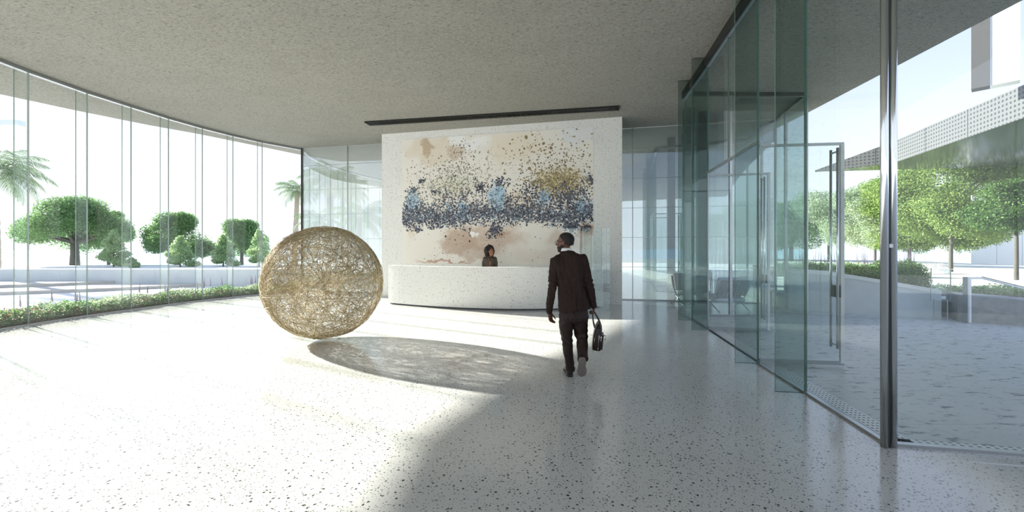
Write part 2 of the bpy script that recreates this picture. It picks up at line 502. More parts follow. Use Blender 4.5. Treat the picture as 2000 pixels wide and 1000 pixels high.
# back wall of large reflective panels, joints on a grid
def back_bay(x0, x1, mat):
    w = empty(nextwin(), (x0, backY(x0), 0), kind='structure')
    zs = [0.01, 1.02, 1.94, 2.85, 3.76, 4.66, H-.01]
    p = (0, 0); q = (x1-x0, backY(x1)-backY(x0))
    g_ = MB().wall(p, q, .01, H-.01, .02); g_.build('glass_pane', mat, w)
    for z in zs[1:-1]: MB().wall(p, q, z-.006, z+.006, .034).build('joint', 'steel', w)
    MB().wall(Vector(q)-Vector(q).normalized()*.025, Vector(q), .01, H-.01, .05).build('mullion', 'steel', w)
xs = [-7.8, -5.95, -4.05, -2.1, -.15, 1.8, 3.75, 5.7, BX1]
for a, b in zip(xs[:-1], xs[1:]): back_bay(a, b, 'glass_mirror' if b < 3 else 'glass_mirror_blue')
struct(MB().wall((-7.8,15.27), (BX1, backY(BX1)-.03), .0, .03, .06), 'trim_4', 'steel')

# right facade
TR = 3.08
for i in range(len(RF)-1):
    p, q = RF[i], RF[i+1]
    if i == 0:
        w = facade_bay(p, q, .01, H-.01, 'glass_right', fin=True, finmat='glass_fin_green', finside=1, edge='fin_edge', finlen=.30)
    elif i in (2, 3):
        # the opening of the double door: glass only above the transom
        w = facade_bay(p, q, TR+.02, H-.01, 'glass_right', fin=(i == 3), finmat='glass_fin_green', finside=1, edge='fin_edge', finlen=.29)
    else:
        w = facade_bay(p, q, .01, H-.01, 'glass_right', fin=(i < 5), finmat='glass_fin_green', finside=1, edge='fin_edge', finlen=.29)
tr = MB().wall(RF[2], RF[4], TR-.02, TR+.015, .05)
struct(tr, 'trim_5', 'steel')
hd = MB()
for a, b in zip(RF[:-1], RF[1:]):
    hd.wall(a, b, H-.16, H-.001, .13)
struct(hd, 'trim_6', 'dark_metal')
hd = MB()
for a, b in zip(RF[:-1], RF[1:]): hd.wall(a, b, H-.20, H-.161, .05)
struct(hd, 'trim_7', 'steel')
# glass turning the corner towards the right of the camera
for i in range(len(TURN)-1):
    facade_bay(TURN[i], TURN[i+1], .01, H-.01, 'glass_right', fin=False, finmat='glass_fin_green', finside=-1, edge='fin_edge', finlen=.25)
sl = MB()
for pts in (RF[:3], RF[4:], TURN, LOUNGE, LSIDE):
    for a, b in zip(pts[:-1], pts[1:]): sl.wall(a, b, 0, .022, .05)
struct(sl, 'trim_8', 'steel')
# polished corner post: two rounded bars with a dark gap
po = empty('corner_post', (3.035,3.30,0), label='tall polished steel double post at the near corner of the right glass wall', cat='post')
for dx in (-.034, .034):
    MB().tube([(dx,0,0), (dx,0,H)], .027, 16).build('bar', 'chrome', po, smooth=True)
MB().box((0,.01,H/2), (.02,.03,H-.01)).build('gasket_strip', 'gasket', po)
MB().box((0,.0,1.62), (.03,.045,.03)).build('clip', 'steel', po)

# doors standing open, hinged on the mullions
def door(n, hinge, ang, flip):
    d = empty(f'door_{n}', (hinge[0], hinge[1], 0), ang, kind='structure')
    L = 1.10
    MB().wall((.03,0), (L-.06,0), .06, 3.0, .014, 0, 1).build('glass_leaf', ['glass_right', 'fin_edge_pale'], d)
    MB().box((L/2,0,.045), (L-.03,.03,.06)).box((L/2,0,3.02), (L-.03,.03,.035)).build('rail', 'steel', d)
    h = MB().tube([(L-.13,-.07,.25), (L-.13,-.07,2.95)], .016, 12)
    h.tube([(L-.13,.07,.25), (L-.13,.07,2.95)], .016, 12)
    h.build('door_handle', 'chrome', d, smooth=True)
    MB().box((L-.035,0,1.53), (.045,.035,2.98)).build('edge_stile', 'white_metal', d)
    MB().box((L-.115,0,1.02), (.05,.15,.16)).build('lock_case', 'dark_metal', d)
    b = MB()
    for z in (.3, 2.9): b.box((L-.13,0,z), (.02,.15,.02))
    b.build('handle_bracket', 'steel', d)
door(1, RF[2], R(-7), 1)
door(2, RF[4], R(-12), 1)

# drain grating and kerb outside the right facade
def strip(pts, o0, o1, z0, z1, name, mat, uv=False):
    L = [Vector(p) for p in pts]; nrm = []
    for i, p in enumerate(L):
        d = (L[min(i+1, len(L)-1)]-L[max(i-1, 0)]).normalized(); nrm.append(Vector((d.y, -d.x)))
    mb = MB(); acc = 0; U = []
    for i in range(len(L)-1):
        a, b = L[i], L[i+1]; na, nb = nrm[i], nrm[i+1]
        pts4 = [a+na*o0, b+nb*o0, b+nb*o1, a+na*o1]
        v = [(t.x, t.y, z) for z in (z0, z1) for t in pts4]
        mb.add(v, [(3,2,1,0),(4,5,6,7),(0,1,5,4),(1,2,6,5),(2,3,7,6),(3,0,4,7)])
        l2 = acc+(b-a).length; U += [(acc,o0),(l2,o0),(l2,o1),(acc,o1)]*2; acc = l2
    o = mb.build(name, mat, kind='structure')
    if uv:
        u = o.data.uv_layers.new(name='UVMap')
        for l in o.data.loops: u.data[l.index].uv = U[l.vertex_index]
    return o
strip(RF, .07, .25, -.02, -.004, 'trim_9', 'grate_metal', True)
strip(RF, .025, .065, -.02, .002, 'trim_10', 'dark_metal')
strip(TURN[::-1], .07, .15, -.02, -.004, 'trim_11', 'grate_metal', True)
strip(TURN[::-1], .03, .065, -.02, .002, 'trim_12', 'dark_metal')
strip(TURN[::-1], -.20, -.185, -.01, .0015, 'trim_13', 'white_metal')

# lounge glass
for k_, pts in enumerate((LOUNGE, LSIDE)):
    for a, b in zip(pts[:-1], pts[1:]):
        w = facade_bay(a, b, .01, H-.01, 'glass_right')
        MB().box((b[0]-a[0], b[1]-a[1], H/2), (.06,.06,H-.01)).build('mullion', 'steel', w)
ht = MB()
for pts in (LOUNGE, LSIDE):
    for a, b in zip(pts[:-1], pts[1:]): ht.wall(a, b, H-.09, H-.001, .07)
struct(ht, 'trim_14', 'dark_metal')

# ------------------------------------------------------------------ reception wall, mural, slot, desk
WX0, WX1 = -4.26, 3.12
def wallY(x): return 13.40 - .243*(x-WX0)
wd = Vector((1, -.243)).normalized(); wn = Vector((-.243, -1)).normalized()    # wn faces the room
th_ = .45
a = Vector((WX0, wallY(WX0))); b = Vector((WX1, wallY(WX1)))
struct(MB().prism([tuple(a), tuple(b), tuple(b-wn*th_), tuple(a-wn*th_)], 0, H), 'wall_reception', 'wall_terrazzo')
WANG = math.atan2(wd.y, wd.x)

# mural: local x along the wall, z up
MX0, MX1, MZ0, MZ1 = -3.55, 2.345, 1.12, 5.10
mo = Vector((MX0, wallY(MX0))) + wn*.0
mural = empty('wall_mural', (mo.x, mo.y, MZ0), WANG, label='huge abstract mural with blue grey paint splatters on beige washes, on reception wall', cat='mural')
MW = (Vector((MX1, wallY(MX1)))-Vector((MX0, wallY(MX0)))).length; MH = MZ1-MZ0
def make_mural_mat():
    m, nt, out = _mat('mural_wash'); k = N(nt)
    o = k.obj(); sx = k.n('ShaderNodeSeparateXYZ')
    nz = k.noise(o, 1.3, 6, .62); nz2 = k.noise(o, .8, 3); fine = k.noise(o, 5, 6, .7)
    sc2 = k.n('ShaderNodeVectorMath', operation='MULTIPLY_ADD'); k.l(nz.outputs['Color'], sc2.inputs[0])
    sc2.inputs[1].default_value = (1.0,1.0,1.0); k.l(o, sc2.inputs[2])
    shift = k.n('ShaderNodeVectorMath', operation='SUBTRACT'); k.l(sc2.outputs[0], shift.inputs[0]); shift.inputs[1].default_value = (.5,.5,.5)
    k.l(shift.outputs[0], sx.inputs[0])
    col = k.mix(nz2.outputs[0], (.80,.76,.69,1), (.84,.82,.77,1))
    def blob(cx, cz, rx, rz, colr, strength, soft=.5):
        nonlocal col
        dx = k.math('DIVIDE', k.math('SUBTRACT', sx.outputs[0], cx*MW), rx*MW)
        dz = k.math('DIVIDE', k.math('SUBTRACT', sx.outputs[2], (1-cz)*MH), rz*MH)
        r2 = k.math('SQRT', k.math('ADD', k.math('MULTIPLY', dx, dx), k.math('MULTIPLY', dz, dz)))
        msk = k.step(r2, 1.0, 1.0-soft)
        f = k.math('MULTIPLY', msk, k.math('MULTIPLY_ADD', fine.outputs[0], strength*1.2, strength*.4), clamp=True)
        col = k.mix(f, col, c4(colr))
    blob(.17, .10, .17, .13, (.74,.66,.54), .8, .4)
    blob(.14, .07, .045, .10, (.50,.38,.26), .8, .35)
    blob(.38, .06, .13, .07, (.86,.87,.86), .9, .3)
    blob(.30, .13, .06, .05, (.58,.45,.34), .6, .5)
    blob(.62, .12, .22, .14, (.80,.72,.58), .8, .6)
    blob(.83, .40, .16, .16, (.66,.55,.30), .8, .7)
    blob(.28, .40, .15, .14, (.64,.62,.48), .5, .8)
    blob(.92, .05, .10, .10, (.76,.77,.78), .9, .3)
    blob(.62, .52, .12, .10, (.82,.70,.56), .7, .6)
    blob(.45, .80, .26, .14, (.60,.47,.38), .8, .45)
    blob(.33, .84, .12, .10, (.50,.38,.30), .7, .35)
    blob(.42, .92, .12, .08, (.50,.38,.30), .6, .35)
    blob(.40, .76, .035, .022, (.90,.90,.88), .95, .2)
    blob(.55, .75, .06, .03, (.50,.37,.27), .8, .4)
    blob(.06, .72, .04, .08, (.68,.56,.42), .5, .6)
    blob(.96, .76, .05, .07, (.45,.28,.17), .95, .4)
    blob(.88, .82, .13, .10, (.58,.47,.38), .6, .6)
    blob(.72, .92, .16, .08, (.74,.68,.62), .7, .5)
    blob(.25, .99, .20, .012, (.50,.30,.22), .9, .5)
    blob(.07, .52, .06, .10, (.36,.58,.76), .6, .5)
    blob(.53, .50, .05, .13, (.36,.58,.76), .7, .4)
    blob(.34, .58, .04, .08, (.40,.60,.76), .6, .5)
    blob(.76, .50, .04, .06, (.38,.60,.78), .7, .4)
    blob(.95, .58, .04, .07, (.40,.56,.76), .7, .5)
    # thin tide lines where washes dried
    ln = k.math('ABSOLUTE', k.math('SUBTRACT', nz.outputs[0], .56))
    lnm = k.math('MULTIPLY', k.step(ln, .006, .0), k.step(nz2.outputs[0], .45, .62))
    col = k.mix(k.math('MULTIPLY', lnm, .5), col, (.45,.30,.22,1))
    s = k.bsdf(col, .85, 0, .2, k.bump(fine.outputs[0], .2, .01)); k.l(s.outputs[0], out.inputs[0])
    m2, nt, out = _mat('mural_paint'); k = N(nt)
    at = k.n('ShaderNodeVertexColor'); at.layer_name = 'Col'
    s = k.bsdf(at.outputs[0], .8, 0, .2); k.l(s.outputs[0], out.inputs[0])
make_mural_mat()
MB().box((MW/2, -.006, MH/2), (MW,.012,MH)).build('painted_panel', 'mural_wash', mural)
def splatter():
    r = random.Random(11)
    V = []; F = []; C = []
    def dot(u, v, rad, col):
        if not (.004 < u < .996 and .004 < v < .996): return
        n = 7; b = len(V); x0 = u*MW; z0 = (1-v)*MH; y = -.0135-.002*r.random(); ph = r.random()*6
        e = 1+.35*r.random(); ea = r.random()*3
        for i in range(n):
            a = ph+2*pi*i/n; rr = rad*(.8+.4*r.random()); dx = cos(a)*rr*e; dz = sin(a)*rr
            V.append((min(MW-.001, max(.001, x0+dx*cos(ea)-dz*sin(ea))), y, min(MH-.001, max(.001, z0+dx*sin(ea)+dz*cos(ea)))))
        F.append(tuple(range(b, b+n))); C.append(col)
    navy = [(.06,.07,.10), (.085,.095,.13), (.12,.13,.17), (.055,.06,.08), (.17,.18,.22)]
    blue = [(.28,.43,.56), (.38,.53,.64), (.20,.29,.40), (.46,.60,.70)]
    ochre = [(.30,.23,.10), (.40,.33,.17), (.24,.19,.10), (.36,.32,.22)]
    sage = [(.36,.36,.26), (.28,.29,.24), (.42,.40,.30), (.22,.23,.20)]
    brown = [(.26,.19,.14), (.20,.15,.11), (.33,.26,.20)]
    grey = [(.16,.17,.19), (.24,.25,.27), (.11,.12,.14)]
    def cloud(n, cu, cv, su, sv, rad, cols, uni=False):
        for _ in range(n):
            if uni: u = cu+su*(2*r.random()-1); v = cv+sv*(2*r.random()-1)
            else: u = r.gauss(cu, su); v = r.gauss(cv, sv)
            dot(u, v, rad*(.5+1.1*r.random()**2), r.choice(cols))
    # long dense band
    for _ in range(5200):
        u = r.random(); mid = .625+.012*sin(u*9)+.01*sin(u*23+1)
        v = r.gauss(mid, .040); 
        if v > mid+.10: continue
        dot(u, v, .018*(.5+1.3*r.random()**2), r.choice(navy if r.random() < .72 else (grey if r.random() < .7 else blue)))
    for _ in range(2100):
        u = r.random(); v = .60-abs(r.gauss(0, .10))
        dens = .45+.55*noise.noise(Vector((u*9, v*4, 3)))
        if r.random() < dens+.1: dot(u, v, .019*(.5+1.1*r.random()), r.choice(grey if r.random() < .6 else (navy if r.random() < .6 else brown)))
    cloud(420, .28, .40, .10, .07, .020, sage); cloud(260, .30, .30, .09, .07, .017, sage)
    cloud(900, .84, .39, .075, .055, .019, ochre); cloud(260, .78, .30, .12, .08, .018, ochre+brown)
    cloud(260, .80, .18, .12, .08, .019, brown+ochre)
    cloud(120, .35, .13, .04, .05, .016, brown); cloud(160, .2, .28, .12, .08, .014, sage+brown)
    cloud(120, .5, .2, .25, .12, .012, brown)
    cloud(120, .5, .86, .3, .07, .010, brown+grey)
    # darker knots of paint on the band, irregularly spaced
    for cu, cv, s_, n_ in ((.115,.34,.010,45), (.07,.42,.014,80), (.19,.43,.010,40), (.25,.48,.022,60), (.345,.48,.010,45), (.44,.41,.014,85),
                          (.545,.37,.014,90), (.61,.50,.022,60), (.70,.46,.035,160), (.86,.42,.016,80), (.89,.50,.022,200), (.82,.52,.025,120),
                          (.94,.46,.015,60), (.985,.38,.014,90), (.585,.54,.012,50), (.32,.60,.08,200), (.06,.60,.04,160)):
        cloud(n_, cu, cv, s_, s_*1.5, .021, grey[::2]+navy)
    for cu, cv, su, sv, n_ in ((.06,.50,.02,.05,190), (.53,.49,.022,.06,260), (.345,.58,.02,.045,120), (.765,.49,.014,.035,110), (.95,.58,.016,.04,100), (.27,.56,.01,.02,30)):
        cloud(n_, cu, cv, su, sv, .022, blue)
    cloud(210, .515, .74, .018, .022, .022, navy); cloud(45, .50, .78, .02, .02, .016, navy)
    for t in range(60): dot(.15+.08*t/60+r.gauss(0,.008), .70+.02*sin(t*.3)+r.gauss(0,.006), .02, r.choice(navy))
    cloud(45, .09, .735, .012, .01, .022, navy); cloud(180, .90, .72, .022, .02, .022, navy); cloud(45, .965, .735, .010, .012, .024, navy)
    for t in range(26):
        v = .13+.33*t/26; dot(.478+.006*sin(t*.9)+r.gauss(0,.003), v, .018*(.6+.6*r.random()), r.choice(brown))
    for t in range(15): dot(.37+r.gauss(0,.003), .2+.25*t/15, .016, r.choice(brown))
    for cu, cv, rr in ((.675,.045,.05), (.705,.03,.03), (.76,.10,.04), (.665,.13,.035), (.765,.15,.035), (.69,.28,.045), (.80,.19,.03)):
        dot(cu, cv, rr, (.28,.22,.13))
    me = bpy.data.meshes.new('paint_splatter'); me.from_pydata(V, [], F); me.materials.append(M['mural_paint'])
    ca = me.color_attributes.new('Col', 'FLOAT_COLOR', 'CORNER')
    arr = []
    for f, c in zip(F, C): arr += list(c4(c))*len(f)
    ca.data.foreach_set('color', arr)
    link('paint_splatter', me, mural, kind='stuff')
splatter()
# thin drips
drip_m = plain('drip_brown', (.55,.43,.35), .8)
for pts in (((2.05,.24),(1.9,.42),(1.78,.62)), ((1.62,.1),(1.72,.3),(1.85,.5),(1.88,.66)), ((1.1,.12),(1.25,.28),(1.5,.5)), ((2.4,.9),(2.2,.8),(2.05,.6)), ((2.55,1.05),(2.45,.8),(2.5,.6)), ((3.05,3.6),(2.98,3.42),(3.1,3.3),(3.3,3.28)), ((1.3,.95),(1.6,.75),(1.95,.72),(2.3,.9))):
    P_ = [Vector((x, -.014, z)) for x, z in pts]; sm_ = []
    for i in range(len(P_)-1):
        p0 = P_[max(i-1, 0)]; p1 = P_[i]; p2 = P_[i+1]; p3 = P_[min(i+2, len(P_)-1)]
        for t in (0, .2, .4, .6, .8):
            q_ = .5*((2*p1)+(-p0+p2)*t+(2*p0-5*p1+4*p2-p3)*t*t+(-p0+3*p1-3*p2+p3)*t**3)
            q_.x += .018*noise.noise(q_*6); q_.z += .018*noise.noise(q_*6+Vector((5,0,0))); sm_.append(q_)
    sm_.append(P_[-1])
    MB().tube(sm_, .0045, 4, flat=.25).build('drip_line', drip_m, mural)

# black linear slot fixture in the ceiling
sA = Vector((-4.30, 12.18)); sB = Vector((2.83, 10.84)); sd = (sB-sA).normalized()
sl_ = empty('ceiling_slot', ((sA.x+sB.x)/2, (sA.y+sB.y)/2, H), math.atan2(sd.y, sd.x), label='long black linear slot with fine louvres in the ceiling before the reception wall', cat='ceiling light')
SL = (sB-sA).length
t_ = MB().box((0,-.15,-.025), (SL,.02,.048)).box((0,.15,-.012), (SL,.02,.024)).box((-SL/2,0,-.02), (.02,.3,.04)).box((SL/2,0,-.02), (.02,.3,.04)).box((0,0,-.004), (SL,.3,.006))
t_.build('housing', 'black_slot', sl_)
lv = MB()
n_ = 150
for i in range(n_): lv.box((-SL/2+SL*(i+.5)/n_, .02, -.03), (.016,.26,.045))
lv.build('louvre', 'black_slot', sl_)

# curved reception desk
def desk():
    import itertools
    L0 = Vector((-3.55, 11.75)); R0 = Vector((2.46, 11.06)); C0 = Vector((-.35, 10.55))
    # quadratic through three points
    outer = []; n = 40
    ctrl = C0*2 - (L0+R0)*.5
    for i in range(n+1):
        t = i/n; outer.append((1-t)**2*L0 + 2*t*(1-t)*ctrl + t*t*R0)
    def inset(pts, d):
        res = []
        for i, p in enumerate(pts):
            t = (pts[min(i+1, len(pts)-1)]-pts[max(i-1, 0)]).normalized(); res.append(p+Vector((-t.y, t.x))*d)
        return res
    hgt = 1.115
    d = empty('reception_desk', (-.35,11.0,0), label='long curved white terrazzo reception desk in front of the mural', cat='desk')
    inv = Vector((-.35, 11.0))
    inner = inset(outer, .16); top_in = inset(outer, .62)
    rel = lambda pts: [(p.x-inv.x, p.y-inv.y) for p in pts]
    def band(a, b, z0, z1):
        mb = MB(); a = rel(a); b = rel(b); m = len(a)
        v = [(x, y, z0) for x, y in a]+[(x, y, z0) for x, y in b]+[(x, y, z1) for x, y in a]+[(x, y, z1) for x, y in b]
        f = []
        for i in range(m-1):
            f += [(i, i+1, 2*m+i+1, 2*m+i), (m+i+1, m+i, 3*m+i, 3*m+i+1), (2*m+i, 2*m+i+1, 3*m+i+1, 3*m+i), (i+1, i, m+i, m+i+1)]
        f += [(0, 2*m, 3*m, m), (m-1, 2*m-1, 4*m-1, 3*m-1)]
        return mb.add(v, f)
    band(inset(outer, .0), inner, .045, hgt-.03).build('front_panel', 'wall_terrazzo', d)
    band(inset(outer, .07), inset(outer, .14), .0, .045).build('plinth', 'slat_grey', d)
    band(inset(outer, -.005), inner, hgt-.03, hgt).build('counter_top', 'wall_terrazzo', d)
    band(inner, top_in, .74, .77).build('worktop', 'white_metal', d)
    # return wall closing the right end
    e = outer[-1]; w_ = Vector((e.x, wallY(e.x)-.01))
    mb = MB().prism([tuple(e-inv+Vector((-.14,.02))), tuple(e-inv+Vector((0,.02))), tuple(w_-inv), tuple(w_-inv+Vector((-.14,.034)))], 0, hgt-.031)
    mb.build('end_panel', 'wall_terrazzo', d)
desk()

# clear glass screen at the right end of the desk
gs = empty('glass_screen', (1.97,10.66,0), .0, label='clear frameless glass screen standing at the right end of the reception desk', cat='screen')
MB().wall((-.62,0), (.58,0), .02, 2.12, .012, 0, 1).build('glass_sheet', ['acrylic', 'fin_edge_pale'], gs)
MB().box((-.02,0,.012), (1.2,.04,.024)).build('floor_channel', 'steel', gs)
# ------------------------------------------------------------------ woven wire ball
def wire_ball():
    c = (-3.26, 7.12); Rr = .965; zc = Rr+.045
    root = empty('wire_ball_sculpture', (c[0], c[1], 0), label='large woven golden wire ball standing on the terrazzo floor', cat='sculpture')
    r = np.random.RandomState(5)
    Vs = []; Fs = []; base = 0; SEG = 4
    for w in range(700):
        ax = r.normal(size=3); ax /= np.linalg.norm(ax)
        tilt = 0
        u = np.cross(ax, [0,0,1] if abs(ax[2]) < .9 else [1,0,0]); u /= np.linalg.norm(u); v = np.cross(ax, u)
        n = 44
        off = r.uniform(-.88, .88) if r.rand() < .85 else r.uniform(-.25,.25)      # small-circle offset
        span = r.uniform(1.2, 4.8); a0 = r.uniform(0, 2*pi)
        t = np.linspace(a0, a0+span, n)
        wob = .05*np.sin(t*r.uniform(1.5,5)+r.uniform(0,6))+.03*np.sin(t*r.uniform(5,9)+r.uniform(0,6))
        o = np.clip(off+wob, -.97, .97); cr = np.sqrt(1-o*o)
        rad = (Rr - abs(r.normal(0, .022)) + (.014*np.sin(t*r.uniform(3,9)+r.uniform(0,6))))
        if r.rand() < .06: rad = rad + .02*np.abs(np.sin(t*2))
        P = (u[None]*np.cos(t)[:, None]*cr[:, None] + v[None]*np.sin(t)[:, None]*cr[:, None] + ax[None]*o[:, None])*np.array(rad).reshape(-1, 1)
        T = np.gradient(P, axis=0); T /= np.linalg.norm(T, axis=1)[:, None]
        Nn = P/np.linalg.norm(P, axis=1)[:, None]; B = np.cross(T, Nn); B /= np.linalg.norm(B, axis=1)[:, None]; Nn = np.cross(B, T)
        wr = r.uniform(.0022, .0036)
        ring = [P + Nn*cos(2*pi*j/SEG)*wr + B*sin(2*pi*j/SEG)*wr for j in range(SEG)]
        V = np.stack(ring, axis=1).reshape(-1, 3)
        i = np.arange(n-1)[:, None]*SEG; j = np.arange(SEG)[None]; j2 = (j+1) % SEG
        F = np.stack([i+j, i+j2, i+SEG+j2, i+SEG+j], axis=-1).reshape(-1, 4)+base
        Vs.append(V); Fs.append(F); base += len(V)
    V = np.concatenate(Vs); V[:, 2] += zc; V[:, 2] = np.maximum(V[:, 2], .03)
    o = link('woven_wires', arr_mesh('woven_wires', V, np.concatenate(Fs), 'wire_gold', smooth=True), root)
    for k in range(3):
        a = 2*pi*k/3+.6
        MB().tube([(.24*cos(a), .24*sin(a), 0), (.24*cos(a), .24*sin(a), .085)], .035, 20).build('foot', 'acrylic', root, smooth=True)
wire_ball()
# ------------------------------------------------------------------ people
def rotz(a): return Matrix.Rotation(a, 3, 'Z')
def head_parts(mb, c, yaw, s=1.0, pitch=0, female=False, beard=False):
    """adds skull, jaw, nose, ears, lips into mb. c = head centre (eye height), face towards +Y rotated by yaw. returns transform"""
    m = rotz(yaw) @ Matrix.Rotation(pitch, 3, 'X'); c = Vector(c)
    T = lambda p: c + m @ (Vector(p)*s)
    E = lambda p, r_, rr=None: mb.ell(T(p), [q*s for q in r_], m if rr is None else m @ rr, 20, 14)
    E((0,-.012,.035), (.076,.097,.088))              # cranium
    E((0,.030,.005), (.066,.066,.078))               # face mass
    E((0,.040,-.055), (.050,.052,.050))              # jaw
    E((0,.070,-.090), (.026,.022,.022))              # chin
    E((0,.086,.028), (.045,.018,.012))               # brow
    E((-.038,.068,-.022), (.022,.022,.022)); E((.038,.068,-.022), (.022,.022,.022))   # cheeks
    mb.caps([T((0,.092,.020)), T((0,.108,-.022))], [.007*s, .012*s], 10)
    E((-.012,.100,-.026), (.008,.009,.007)); E((.012,.100,-.026), (.008,.009,.007))
    E((0,.094,-.052), (.024,.010,.006)); E((0,.092,-.064), (.020,.010,.007))
    for sx in (-1, 1):
        E((sx*.078,-.004,-.004), (.008,.019,.032), Matrix.Rotation(-.25, 3, 'X'))
        E((sx*.081,-.012,.008), (.007,.016,.018))
    return T, m
def eyes(parent, T, m, s, inv):
    for sx in (-1, 1):
        MB().ell(T((sx*.030,.0815,.006))-inv, (.0122*s,.0115*s,.0068*s), m, 14, 10).build('eye', 'eye_white', parent, smooth=True)
        MB().ell(T((sx*.030,.0905,.006))-inv, (.0050*s,.0040*s,.0050*s), m, 12, 8).build('iris', 'eye_dark', parent, smooth=True)

def hand(mb, wrist, fdir, palm_n, thumb_side, curl, s=1.0, spread=.06):
    """palm + four fingers + thumb. fdir: direction of fingers, palm_n: palm normal, thumb_side: unit vector"""
    f = Vector(fdir).normalized(); n = Vector(palm_n); n = (n-f*n.dot(f)).normalized(); t = Vector(thumb_side); t = (t-f*t.dot(f)-n*t.dot(n)).normalized()
    w = Vector(wrist)
    rot = Matrix((t, n, f)).transposed()
    mb.ell(w+f*.045*s, (.040*s,.017*s,.056*s), rot, 16, 12)
    mb.ell(w+f*.030*s+t*.020*s+n*.006*s, (.020*s,.018*s,.034*s), rot, 12, 8)
    ln = [.072, .080, .074, .058]
    for i in range(4):
        off = (.028-.0185*i)*s
        p = w+f*(.086-.004*abs(i-1.3))*s+t*off
        d = (f+t*(spread*(1.5-i))).normalized()
        pts = [p-d*.02*s, p]; rad = [.0095*s, .0092*s]; a = 0
        for sg, L in enumerate((.44, .31, .25)):
            a += curl[sg]*(1+.08*i)
            dd = (d*cos(a)+n*sin(a))
            p = p+dd*(ln[i]*L*s); pts.append(p); rad.append((.0087-.0009*sg)*s)
        mb.caps(pts, rad, 10)
    p = w+f*.028*s+t*.030*s
    pts = [p]; rad = [.012*s]
    for sg, (L, fx, tx, nx) in enumerate(((.030,.75,.60,.30), (.028,.88,.25,.45), (.022,.85,.0,.55))):
        p = p+(f*fx+t*tx+n*nx).normalized()*L*s; pts.append(p); rad.append((.0105-.001*sg)*s)
    mb.caps(pts, rad, 10)

def ring_ell(c, rx, ry, n=28, rot=0, tilt=0, power=2.3, zt=None):
    c = Vector(c); out = []
    for i in range(n):
        a = 2*pi*i/n; ca, sa = cos(a), sin(a)
        x = rx*math.copysign(abs(ca)**(2/power), ca); y = ry*math.copysign(abs(sa)**(2/power), sa)
        out.append(c + Vector((x*cos(rot)-y*sin(rot), x*sin(rot)+y*cos(rot), x*tilt)))
    return out

def fold_fn(seed, amp, fx, fz, tilt=.5):
    s = Vector((seed*3.1, seed*1.7, 0))
    def f(p):
        q = Vector((p.x*fx, p.y*fx, p.z*fz)) + s
        a = noise.noise(q+Vector((0,0,p.x*fx*tilt)))
        b = noise.noise(q*2.1)
        rdg = (1-abs(a)*2.2)
        return amp*(.9*rdg*max(0, rdg)+.35*b-.3)
    return f

